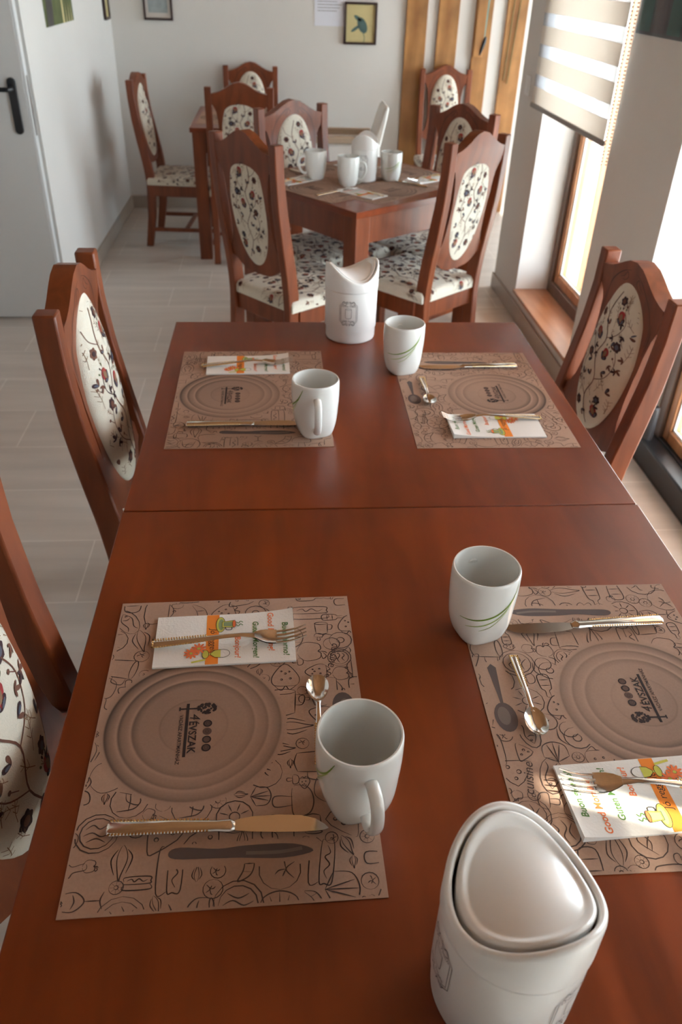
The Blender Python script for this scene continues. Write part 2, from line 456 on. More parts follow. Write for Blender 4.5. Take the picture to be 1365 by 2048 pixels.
window(3, -2.2, -.885, .0, 2.36, 1.70, mull=-1.6, bottom='dark_frame', bh=.10)  # unseen window, its opening sized to crop the sun patch on the table
window(4, 3.6, 4.96, .1, 2.42, 3.01, mull=4.28)  # unseen, enlarged to throw more daylight on the back wall
m = MB(); m.box(1.515, 1.699, 2.022, 2.928, .125, .143); struct(m, 'trim_1', 'sill_wood', bevel=.003)
# dark threshold box and hinge cap at the foot of the balcony window
root = tag(empty('threshold_box', (1.66, .62, 0)), 'long black low box lying along the foot of the glazed door', 'threshold')
m = MB(); m.box(-.035, .035, -.80, .80, 0, .10); m.build('body', 'black_plastic', root, bevel=.008)
m = MB(); m.lathe([(0, 0), (.02, 0), (.02, .125), (.016, .13), (0, .13)], 24, z0=.10, cx=-.01, cy=.765); m.build('round_cap', 'dark_frame', root)

# roller blind on window 1
def blind(y0, y1, zb, zt, label, xb=1.495, nphase=0.0):
    root = tag(empty('roller_blind', (xb, (y0+y1)/2, zb)), label, 'blind')
    hw = (y1-y0)/2
    z = .0; q = MB(); s_ = MB(); opaque = True; first = True
    while zb+z < zt-.06:
        h = .072 if opaque else .050
        (q if opaque else s_).box(-.0008, .0008, -hw, hw, z, min(z+h, zt-.06-zb))
        z += h; opaque = not opaque
    q.build('opaque_bands', 'blind_opaque', root, smooth=0); s_.build('sheer_bands', 'blind_sheer', root, smooth=0)
    m = MB(); m.box(-.006, .006, -hw-.004, hw+.004, -.018, .002); m.build('bottom_rail', 'blind_rail', root, bevel=.003)
    m = MB(); m.box(-.03, .035, -hw-.01, hw+.01, zt-.06-zb, zt-zb); m.build('cassette', 'white_plastic', root, bevel=.006)
    m = MB()
    for k in range(int((zt-zb+.03)/.012)): m.sphere((0, -hw-.022, zt-.06-zb-k*.012), .004, 4); m.sphere((.018, -hw-.022, zt-.06-zb-k*.012), .004, 4)
    m.build('pull_chain', 'chain', root)
    return root
blind(2.01, 3.02, 1.02, 2.25, 'cream and white striped roller blind half lowered over the tall window')
blind(-2.21, -.940, .35, 2.58, 'unseen long cream striped roller blind, added to narrow the sun to a slit', )  # unseen blind, stops short of the reveal so a strip of sun passes

# door leaf standing in front of the left wall
root = empty('door_1', (-.83, 2.87, 0)); root['kind'] = 'structure'
m = MB(); m.box(-.86, 0, -.02, .02, .008, 2.03); m.build('door_leaf', 'door_white', root, bevel=.003)
m = MB(); m.box(.0, .012, -.019, .019, .008, 2.03); m.build('door_rebate', 'door_edge', root, bevel=.002)
m = MB(); m.box(.012, .0135, -.01, .008, .86, 1.10); m.box(.012, .015, -.008, .006, .955, .985); m.build('lock_plate', 'brass_dull', root)
hd = MB()
pts = [( .018*math.cos(a), .018*math.sin(a)) for a in [PI*i/12 for i in range(13)]]
outl = [(-.052+p[0], 1.075+p[1]) for p in pts]+[(-.052-p[0], .885-p[1]) for p in pts]
n = len(outl)
hd.add([(p[0], -.021, p[1]) for p in outl]+[(p[0], -.033, p[1]) for p in outl], [tuple(range(n)), tuple(range(n, 2*n))[::-1]]+[(i, (i+1) % n, n+(i+1) % n, n+i) for i in range(n)])
hp = hd.build('handle_plate', 'black_plastic', root, bevel=.002)
m = MB(); m.tube([(-.052, -.03, 1.05), (-.052, -.06, 1.05), (-.058, -.07, 1.05), (-.09, -.072, 1.05), (-.19, -.072, 1.05)], .0095, 12); m.build('lever', 'black_plastic', hp)

# pine planks on the back wall
for (x0, x1, lb) in ((1.155, 1.30, 'leftmost tall pine board on the back wall beside the bird picture'),
                 (1.374, 1.517, 'second tall pine board from the left on the back wall'),
                 (1.629, 1.748, 'tall pine board on the back wall with a teal cord and clip on it'),
                 (1.844, 1.985, 'rightmost tall pine board on the back wall with olive cords')):
    m = MB(); m.box(-(x1-x0)/2, (x1-x0)/2, 0, .022, 0, 2.56)
    o = m.build('wall_plank', 'pine_plank', None, bevel=.003); o.location = ((x0+x1)/2, YB-.022, .0)
    tag(o, lb, 'board', 'pine boards on the back wall')
# cords and clip
root = tag(empty('hanging_cord', (1.70, YB-.03, 1.10)), 'teal cord with black clip hanging on the third pine board', 'cord')
m = MB(); m.tube([(.02, 0, .9), (.015, -.004, .5), (.004, -.004, .12), (.0, -.005, .04)], .004, 8); m.build('cord', 'teal_cord', root)
m = MB(); m.tube([(.012, -.008, .06), (.004, -.014, .03), (-.012, -.012, -.02), (-.02, -.008, -.05)], [.006, .012, .010, .005], 8)
m.build('clip', 'black_plastic', root)
m = MB(); m.box(-.065, -.0, -.01, .006, -.06, .42); o = m.build('backing_strip', 'pine_plank', root, bevel=.003)
for k, (x, lean, lb) in enumerate(((1.872, .02, 'left of two thin olive cords on the rightmost pine board'), (1.90, .045, 'right of two thin olive cords on the rightmost pine board'))):
    m = MB(); m.tube([(lean, 0, .95), (lean*.5, -.004, .45), (0, -.003, 0)], .0035, 8)
    o = m.build('hanging_cord', 'olive_cord'); o.location = (x, YB-.028, .90-k*.02); tag(o, lb, 'cord', 'olive cords on the wall')

# pictures
def picture(name, x, z, w, h, frame, inner, label, cat, wall='back', fw_=.014, mount=None, art=None):
    root = empty(name, (x, YB-.001, z)); tag(root, label, cat)
    if wall == 'left': root.location = (XL+.001, x, z); root.rotation_euler = (0, 0, R(90))
    if wall == 'right': root.location = (XR-.001, x, z); root.rotation_euler = (0, 0, R(-90))
    if frame:
        m = MB(); a, b = w/2, h/2
        m.box(-a, a, -.018, 0, b-fw_, b); m.box(-a, a, -.018, 0, -b, -b+fw_); m.box(-a, -a+fw_, -.018, 0, -b+fw_, b-fw_); m.box(a-fw_, a, -.018, 0, -b+fw_, b-fw_)
        m.build('frame', frame, root, bevel=.002)
    m = MB(); a, b = w/2-(fw_ if frame else 0), h/2-(fw_ if frame else 0)
    t = -.006 if frame else -.002
    m.box(-a, a, t, 0, -b, b, 0)
    mats = [mount or inner]
    fn = lambda u, v: (u, t-.0005, v)
    if mount:
        k = .78; m.add([fn(-a*k, -b*k), fn(a*k, -b*k), fn(a*k, b*k), fn(-a*k, b*k)], [(0, 1, 2, 3)], 1); mats.append(inner)
    if art: mats += art(m, (lambda u, v: (u, t-.001, v)), len(mats), a, b)
    m.build('print', mats, root, smooth=0)
    return root
def bird(m, fn, k, a, b):
    m.blob(circ(.012, -.01, .03, 14, .05, rot=.5), k, fn); m.blob(circ(-.02, .03, .012, 10, .03, rot=1.), k, fn); m.blob(circ(-.035, -.03, .01, 10, .035, rot=-1.), k, fn)
    m.ribbon(cr([(.02, -.05), (.03, -.09), (.015, -.12)]), .004, k, fn); return ['ink_teal']
picture('framed_picture', .847, 1.215, .222, .245, 'dark_picture_frame', 'picture_yellow', 'small dark framed picture of a bird on yellow paper on the back wall', 'picture', art=bird)
picture('framed_picture', -.503, 1.345, .190, .29, 'dark_picture_frame', 'picture_grey', 'dark framed grey landscape picture with pale mount on the back wall', 'picture', mount='mount_pale')
def lines(m, fn, k, a, b):
    for j in range(9): m.ribbon([(-a*.8, -b*.35+j*b*.13), (a*.8*(.6+.4*((j*7) % 3)/2), -b*.35+j*b*.13)], .003, k, fn)
    return ['print_grey']
picture('paper_notice', .636, 1.33, .205, .27, None, 'paper_sheet', 'white typed paper sheet pinned to the back wall left of the bird picture', 'notice', art=lines)
picture('framed_picture', 4.95, 1.33, .16, .25, 'dark_picture_frame', 'picture_yellow', 'narrow looking dark framed picture on the left wall near the corner', 'picture', 'left')
def trees(m, fn, k, a, b):
    m.blob([(.05, -b), (.09, -b), (.075, b), (.055, b)], k, fn); m.blob([(-.28, -b), (-.16, -b), (-.05, b*.9), (-.2, b*.8)], k+1, fn)
    for u in (.13, .19, .25): m.blob([(u, -b), (u+.02, -b), (u+.012, -b*.6)], k, fn)
    return ['picture_yellow', 'dark_frame']
picture('poster', 3.67, 1.47, .62, .44, None, 'green_print', 'unframed dark green nature poster on the left wall beside the white door', 'poster', 'left', art=trees)
def faces(m, fn, k, a, b):
    for j in range(5): m.blob([(-a+.02+j*.12, -b+.01), (-a+.12+j*.12, -b+.01), (-a+.12+j*.12, b*.8), (-a+.02+j*.12, b*.8)], k+j % 2, fn)
    return ['ink_teal', 'dark_picture_frame']
picture('poster', 1.70, 1.62, .60, .50, None, 'dark_frame', 'dark photo poster on the pier between the two right hand windows', 'poster', 'right', art=faces)
root = tag(empty('light_switch', (XR, 3.235, 1.07), R(-90)), 'white wall switch beside the striped roller blind', 'switch')
m = MB(); m.box(-.04, .04, -.008, 0, -.045, .045); m.build('plate', 'white_plastic', root, bevel=.003)
m = MB(); m.box(-.025, .025, -.012, -.008, -.028, .028); m.build('rocker', 'white_plastic', root, bevel=.002)

# ------------------------------------------------------------------ outside
m = MB(); m.box(1.87, 14, -12, 16, -.14, -.06); struct(m, 'trim_2', 'terrace', smooth=0)
m = MB(); m.box(-.03, .03, -.03, .03, 0, 2.56); m.box(-.04, .04, -.04, .04, 0, .12)
o = m.build('porch_post', 'window_wood', None, bevel=.006); o.location = (1.985, 3.20, -.06); tag(o, 'slim timber porch post outside, seen through the tall window', 'post')
m = MB(); m.box(1.86, 3.9, -.75, 3.28, 2.50, 2.58); m.box(3.84, 3.9, -.75, 6.2, 2.40, 2.50); m.box(3.1, 3.9, 3.28, 6.2, 2.50, 2.58); o = m.build('sun_block_roof', 'window_wood'); o['kind'] = 'structure'  # unseen roof, added and extended to keep direct sun out of the windows

# ------------------------------------------------------------------ tables
def table(name, cx, cy, rz, w, d, label, group):
    root = tag(empty(name, (cx, cy, 0), rz), label, 'table', group)
    m = MB(); m.box(-w/2, w/2, -d/2, d/2, .725, .75); m.build('tabletop', 'cherry_laminate', root, bevel=.0018)
    i = .012
    for sx in (-1, 1):
        for sy_ in (-1, 1):
            q = MB(); lw = .075
            x0 = sx*(w/2-i); x1 = sx*(w/2-i-lw); y0 = sy_*(d/2-i); y1 = sy_*(d/2-i-lw)
            q.box(min(x0, x1), max(x0, x1), min(y0, y1), max(y0, y1), 0, .725); q.build('leg', 'cherry_wood', root, bevel=.003)
    a = i+.075
    for bx in ((-w/2+a, w/2-a, -d/2+.018, -d/2+.038), (-w/2+a, w/2-a, d/2-.038, d/2-.018), (-w/2+.018, -w/2+.038, -d/2+a, d/2-a), (w/2-.038, w/2-.018, -d/2+a, d/2-a)):
        q = MB(); q.box(*bx, .615, .725); q.build('apron', 'cherry_wood', root, bevel=.002)
    return root
TW, TL = .9114, .8788
table('dining_table', TW/2, TL/2+.0006, 0, TW, TL-.0012, 'reddish cherry dining table joined beyond the seam, carrying the far white tabletop bin', 'cherry dining tables')
table('dining_table', TW/2+.0006, -TL/2-.0006, 0, TW+.004, TL-.0012, 'nearest reddish cherry dining table with the large white bin on it', 'cherry dining tables')
A2 = R(37.5); e1 = Vector((math.cos(A2), math.sin(A2), 0)); e2 = Vector((-e1.y, e1.x, 0)); C2 = Vector((.575, 2.011, 0))
D1, D2 = .83, .80
c2 = C2+e1*D1/2+e2*D2/2
table('dining_table', c2.x, c2.y, A2, D1, D2, 'cherry dining table set at an angle behind the joined tables', 'cherry dining tables')
table('dining_table', -.228+.33, 3.845+.42, 0, .66, .84, 'cherry dining table furthest away in the back left corner', 'cherry dining tables')

# ------------------------------------------------------------------ chair
CH, CW, CT = 1.02, .175, .085
def prof(z):
    """how far back the rear post stands at height z"""
    return interp([(0, .045), (.2, .012), (.40, 0), (.47, .004), (.56, .015), (.68, .036), (.80, .055), (.92, .066), (1.02, .069), (1.06, .069)], z)
def by(z): return -.2-prof(z)
HW = [(.518, .0), (.519, .035), (.523, .07), (.532, .095), (.546, .115), (.560, .137), (.567, .157), (.604, .157), (.618, .142), (.648, .130), (.70, .123), (.77, .121),
      (.84, .125), (.89, .133), (.915, .144), (.932, .157), (.985, .157), (.990, .134), (.998, .110), (1.011, .084), (1.027, .058), (1.040, .033), (1.047, 0)]
PF = .012   # half thickness of the back panel
OC, OA, OB = .773, .105, .222   # oval cushion: centre height, half width, half height
def motifs(m, fn, ok, dx, dy, ii, rs):
    """flowering-branch woven pattern; ii = material slots dark, brown, tan, red, slate, green"""
    D, B_, T_, RD, S, G = ii
    def T(px, py): return (px+dx, py+dy)
    def rib(p, w, mi, **k): m.ribbon([T(*q) for q in cr(p, 5)], w, mi, fn, ok=ok, **k)
    def leaf(x, y, a, l, w, mi, core=None):
        c, s = math.cos(a), math.sin(a); P = []
        for k in range(12):
            t = k/12*2*PI; u = (1-math.cos(t))/2*l; v = math.sin(t)*w*(1-.35*math.cos(t))*.5
            P.append(T(x+c*u-s*v, y+s*u+c*v))
        m.blob(P, mi, fn, ok)
        if core is not None:
            P = []
            for k in range(10):
                t = k/10*2*PI; u = l*.18+(1-math.cos(t))/2*l*.62; v = math.sin(t)*w*.27
                P.append(T(x+c*u-s*v, y+s*u+c*v))
            m.blob(P, core, lambda a_, b_: fn(a_, b_, 1), ok)
    def disc(x, y, r, mi, mi2=None):
        P = []
        for k in range(24):
            a = k/24*2*PI; q = r*(1+.13*math.cos(6*a)); P.append(T(x+q*math.cos(a), y+q*math.sin(a)))
        m.blob(P, mi, fn, ok)
        if mi2 is not None:
            m.blob([T(x+r*.5*math.cos(k/12*2*PI), y+r*.5*math.sin(k/12*2*PI)) for k in range(12)], mi2, lambda a_, b_: fn(a_, b_, 1), ok)
    def bud(x, y, a):
        leaf(x, y, a, .034, .024, RD, T_); leaf(x-.003*math.cos(a), y-.003*math.sin(a), a+.65, .022, .010, D, S); leaf(x-.003*math.cos(a), y-.003*math.sin(a), a-.65, .022, .010, D, S)
        for q in (-.5, 0, .5): leaf(x+.037*math.cos(a+q*.6), y+.037*math.sin(a+q*.6), a+q*.5, .008, .004, G if q else D)
    def sprig(x, y, a, l):
        c, s = math.cos(a), math.sin(a)
        rib([(x, y), (x+c*l*.5-s*l*.06, y+s*l*.5+c*l*.06), (x+c*l, y+s*l)], .0011, T_)
        for k in (.35, .6, .85):
            for sg in (-1, 1):
                b = a+sg*.8; rib([(x+c*l*k, y+s*l*k), (x+c*l*k+math.cos(b)*l*.25, y+s*l*k+math.sin(b)*l*.25)], .0010, T_)
    rib([(-.03, -.19), (.005, -.12), (-.012, -.06), (.02, .0), (.0, .06), (.03, .12), (.01, .19)], .0032, B_)
    rib([(.005, -.12), (.045, -.09), (.062, -.045), (.05, -.01)], .0022, B_)
    rib([(-.012, -.06), (-.05, -.035), (-.066, .01), (-.05, .05)], .0022, B_)
    rib([(.0, .06), (-.035, .085), (-.05, .12), (-.03, .15)], .0020, B_)
    rib([(.02, .0), (.055, .03), (.05, .075)], .0022, D)
    rib([(.03, .12), (.06, .14), (.065, .175)], .0018, B_)
    disc(.05, -.005, .013, D, B_); disc(-.052, .058, .014, D, S); disc(.028, -.148, .014, D, B_); disc(-.05, -.105, .012, D, S); disc(.058, .112, .012, B_, D); disc(-.012, .172, .012, D, B_)
    bud(-.012, .005, 1.9); bud(.03, .045, .9); bud(-.055, -.155, 1.2); bud(-.03, .115, 1.3)
    for (x, y, a) in ((.012, -.06, .3), (-.03, -.03, 2.6), (.03, -.02, -.6), (.01, .095, .4), (-.028, .05, 2.2), (.045, -.075, .9), (-.07, -.07, 2.), (.075, .05, .4), (-.075, .1, 2.4), (.0, -.165, 2.8), (.075, -.14, .2), (-.08, .16, .8)):
        leaf(x, y, a, .020, .009, D, S); leaf(x, y, a+1.1, .016, .007, B_)
    for (x, y) in ((.062, -.045), (-.066, .01), (.07, .03), (-.045, .15), (.02, -.10)):
        rib([(x, y), (x+.012, y+.012)], .0014, B_)
        m.blob([T(x+.014+.0038*math.cos(k), y+.014+.0038*math.sin(k)) for k in (0, 1, 2, 3, 4, 5.2)], B_, fn, ok)
    for (x, y, a, l) in ((-.03, -.09, 1.9, .05), (.03, -.115, .6, .045), (-.085, .03, 1.7, .05), (.08, .0, 1.4, .05), (-.01, .125, 1.1, .04), (.06, -.19, 1.5, .04), (-.08, -.13, 1.7, .045), (.085, .09, 1.6, .05), (-.09, .12, 1.2, .05)):
        sprig(x, y, a, l)
_m0 = motifs
def motifs(m, fn, ok, dx, dy, ii, rs):
    _m0(m, fn, ok, dx, dy, ii, rs)
    D, B_, T_, RD, S, G = ii
    rnd = random.Random(41)
    for k in range(26):
        x, y, a = rnd.uniform(-.09, .09), rnd.uniform(-.2, .2), rnd.uniform(.6, 2.5)
        l = rnd.uniform(.02, .04); c, s = math.cos(a), math.sin(a)
        m.ribbon([(x+dx, y+dy), (x+dx+c*l*.5+.003, y+dy+s*l*.5), (x+dx+c*l, y+dy+s*l)], .0012, T_, fn, ok=ok)
        for q in (.4, .7):
            for sg in (-1, 1):
                b = a+sg*.7; m.ribbon([(x+dx+c*l*q, y+dy+s*l*q), (x+dx+c*l*q+math.cos(b)*l*.3, y+dy+s*l*q+math.sin(b)*l*.3)], .0010, T_, fn, ok=ok)
    for k in range(16):
        x, y, a = rnd.uniform(-.09, .09), rnd.uniform(-.2, .2), rnd.uniform(0, 6.28)
        for da in (0, 1.0, -1.0):
            L = .017 if da == 0 else .012; c, s = math.cos(a+da), math.sin(a+da); P = []
            for j in range(10):
                t = j/10*2*PI; u = (1-math.cos(t))/2*L; v = math.sin(t)*L*.2
                P.append((x+dx+c*u-s*v, y+dy+s*u+c*v))
            m.blob(P, D if k % 3 else B_, lambda a_, b_: fn(a_, b_, .5), ok)
FAB = ['cream_fabric', 'thread_dark', 'thread_brown', 'thread_tan', 'thread_red', 'thread_slate', 'thread_green']

def make_chair():
    root = empty('dining_chair')
    for sx in (-1, 1):
        m = MB(); zs = [i*CH/30 for i in range(31)]; w = .019; vs = []
        for z in zs:
            yc = by(z); dd = .021+.006*math.sin(PI*min(1, z/.9)); 
            vs += [(sx*CW-w, yc-dd, z), (sx*CW+w, yc-dd, z), (sx*CW+w, yc+dd, z), (sx*CW-w, yc+dd, z)]
        fs = [(0, 3, 2, 1), tuple(4*30+k for k in range(4))]
        for k in range(30):
            for i in range(4): fs.append((4*k+i, 4*k+(i+1) % 4, 4*k+4+(i+1) % 4, 4*k+4+i))
        m.add(vs, fs); m.build('back_post', 'cherry_wood', root, bevel=.004)
        m = MB(); vs = []
        for z, t in ((0, .017), (.30, .021), (.405, .0225)):
            vs += [(sx*.198-t, .195-t, z), (sx*.198+t, .195-t, z), (sx*.198+t, .195+t, z), (sx*.198-t, .195+t, z)]
        m.add(vs, [(0, 3, 2, 1), (8, 9, 10, 11)]+[(4*k+i, 4*k+(i+1) % 4, 4*k+4+(i+1) % 4, 4*k+4+i) for k in range(2) for i in range(4)])
        m.build('leg', 'cherry_wood', root, bevel=.004)
    m = MB()
    m.box(-.176, .176, .186, .210, .335, .405); m.box(-.171, .171, -.214, -.190, .335, .405)
    for sx in (-1, 1):
        x0, x1 = sx*.188, sx*.205; m.add([(sx*.180, -.18, .335), (sx*.204, -.18, .335), (sx*.212, .173, .335), (sx*.188, .173, .335), (sx*.180, -.18, .405), (sx*.204, -.18, .405), (sx*.212, .173, .405), (sx*.188, .173, .405)],
              [(0, 3, 2, 1), (4, 5, 6, 7), (0, 1, 5, 4), (1, 2, 6, 5), (2, 3, 7, 6), (3, 0, 4, 7)])
    m.build('seat_rail', 'cherry_wood', root, bevel=.003)
    for sx in (-1, 1):
        m = MB(); m.box(sx*.195-.008, sx*.195+.008, -.205, .182, .105, .130); m.build('stretcher', 'cherry_wood', root, bevel=.003)
    m = MB(); m.box(-.187, .187, -.012, .012, .108, .127); m.build('stretcher', 'cherry_wood', root, bevel=.003)
    # seat cushion
    HX, HY, r_, top = .195, .198, .022, .452
    def smap(u, v, e=0):
        def ax(q, h):
            s_ = 1 if q >= 0 else -1; q = abs(q)
            if q <= h: return s_*q, 0.
            t = (q-h)/r_
            if t < PI/2: return s_*(h+r_*math.sin(t)), r_*(1-math.cos(t))
            return s_*(h+r_), r_+(q-h-r_*PI/2)
        x, d1 = ax(u, HX); y, d2 = ax(v, HY); d = min(max(d1, d2), .047)
        bul = .014*max(0, 1-(u/HX)**2)*max(0, 1-(v/HY)**2) if d == 0 else 0
        x *= 1-.06*(.2-y)/.4
        nx = .0009*(e+1) if e is not None else 0
        # offset outward
        off = Vector((x*(1 if d1 > 0 else 0), y*(1 if d2 > 0 else 0), 0))
        if off.length > 0: off.normalize()
        o = Vector((x, y, top+bul-d))+off*nx+Vector((0, 0, nx if d < r_ else 0))
        return tuple(o)
    m = MB(); S = HX+r_*PI/2+.024; SY = HY+r_*PI/2+.024; N_ = 34
    m.grid(lambda i, j: smap(-S+2*S*i/(N_-1), -SY+2*SY*j/(N_-1), None), N_, N_, 0)
    fnS = lambda u, v, e=0: smap(u, v, e)
    okS = lambda u, v: abs(u) < S-.004 and abs(v) < SY-.004 and not (abs(u) > HX and abs(v) > HY)
    for (dx, dy) in ((-.115, .03), (.03, -.0), (.165, .04)): motifs(m, fnS, okS, dx, dy, (1, 2, 3, 4, 5, 6), 0)
    for (dx, dy) in ((-.05, .36), (.10, -.36), (-.2, -.33), (.2, .38)): motifs(m, fnS, okS, dx, dy, (1, 2, 3, 4, 5, 6), 0)
    m.build('seat', FAB, root, smooth=60)
    # wooden back panel with crest carving drawn flat, its recess shade painted dark
    m = MB(); zr = []
    for (a, _), (b, _) in zip(HW, HW[1:]):
        k = max(1, int((b-a)/.012)); zr += [a+(b-a)*i/k for i in range(k)]
    zr.append(HW[-1][0]); NC = 17
    def thick(u, z): return PF+.010*max(0, min(1, (z-.90)/.09))
    def P(side):
        def g(i, j):
            z = zr[j]; h = interp(HW, z); u = -h+2*h*i/(NC-1); return (u, by(z)+side*thick(u, z), z)
        return g
    m.grid(P(1), NC, len(zr), 0, flip=True); m.grid(P(-1), NC, len(zr), 0)
    for sx in (0, NC-1):
        m.grid(lambda i, j: P(1 if i else -1)(sx, j), 2, len(zr), 0, flip=(sx > 0))
    fnP = lambda u, z, e=0: (u, by(z)+thick(u, z)+.0006, z)
    for s_ in (-1, 1):
        m.ribbon([(s_*x, z) for x, z in cr([(.112, .86), (.113, .91), (.10, .955), (.075, .985), (.045, 1.008), (.015, 1.020)], 6)], .0032, 1, fnP, taper=True)
        m.ribbon([(s_*x, z) for x, z in cr([(.062, .985), (.042, .995), (.030, 1.010), (.022, .998), (.034, .986), (.05, .983)], 6)], .0026, 1, fnP, taper=True)
        m.ribbon([(s_*x, z) for x, z in cr([(.116, .84), (.121, .885), (.116, .93)], 6)], .003, 1, fnP, taper=True)
    o = m.build('back_panel', ['cherry_wood', 'groove_shade'], root, smooth=50)
    for side, nm, bul in ((1, 'back_cushion', .034), (-1, 'rear_padding', .006)):
        def fnO(u, z, e=0, side=side, bul=bul):
            rho = min(1, math.sqrt((u/OA)**2+((z-OC)/OB)**2)); h = bul*math.sqrt(max(0, 1-rho**2.6))
            off = 0 if e is None else .0008*(e+1)
            return (u, by(z)+side*(PF-.001+h+off), z)
        m = MB(); nr, na = 12, 48
        m.grid(lambda i, j: fnO(OA*math.sin(PI/2*j/(nr))*math.cos(2*PI*i/na), OC+OB*math.sin(PI/2*j/(nr))*math.sin(2*PI*i/na), None), na, nr+1, 0, True)
        okO = lambda u, z: (u/OA)**2+((z-OC)/OB)**2 < .95
        motifs(m, fnO, okO, 0, OC, (1, 2, 3, 4, 5, 6), 0)
        m.build(nm, FAB, root, smooth=60)
    return root

proto = make_chair()
CHAIRS = [
 (.125, .441, -89.6, 1.07, 1.0, .99, 'cherry chair with oval floral back on the left side, its whole back visible', 'chairs at the joined tables'),
 (.138, -.52, -99, 1.05, 1.0, 1.02, 'cherry chair cut off by the left photo edge beside the nearest placemat', 'chairs at the joined tables'),
 (.908, .746, 91.7, 1.18, 1.0, .91, 'cherry chair with oval floral back on the window side of the joined tables', 'chairs at the joined tables'),
 (.359, 2.142, -48.8, .968, 1.0, .997, 'cherry chair seen from behind at the angled table, left of the far bin', 'chairs around the angled table'),
 (.853, 2.250, 40.7, .94, 1.0, .997, 'cherry chair seen from behind at the angled table, nearest the window', 'chairs around the angled table'),
 (.493, 2.683, 214.9, 1.024, 1.0, .98, 'cherry chair facing us on the far left of the angled table, carved crest', 'chairs around the angled table'),
 (.957, 2.795, 130.5, 1.018, 1.0, .971, 'dark shadowed cherry chair on the far window side of the angled table', 'chairs around the angled table'),
 (1.457, 4.781, 181, .942, 1.0, .946, 'cherry chair standing alone against the pine boards on the back wall', None),
 (-.305, 4.305, -94.4, .995, 1.0, .931, 'cherry chair in side view beside the left wall at the corner table', 'chairs around the corner table'),
 (.097, 4.781, 180.4, .965, 1.0, .936, 'cherry chair against the back wall behind the corner table', 'chairs around the corner table'),
 (.065, 4.025, .4, .977, 1.0, .952, 'cherry chair seen from behind on the near side of the corner table', 'chairs around the corner table'),
]
for k, (x, y, a, sx, sy_, sz, lb, gr) in enumerate(CHAIRS):
    o = proto if k == 0 else copy_tree(proto)
    o.location = (x, y, 0); o.rotation_euler = (0, 0, R(a)); o.scale = (sx, sy_, sz)
    tag(o, lb, 'chair', gr)

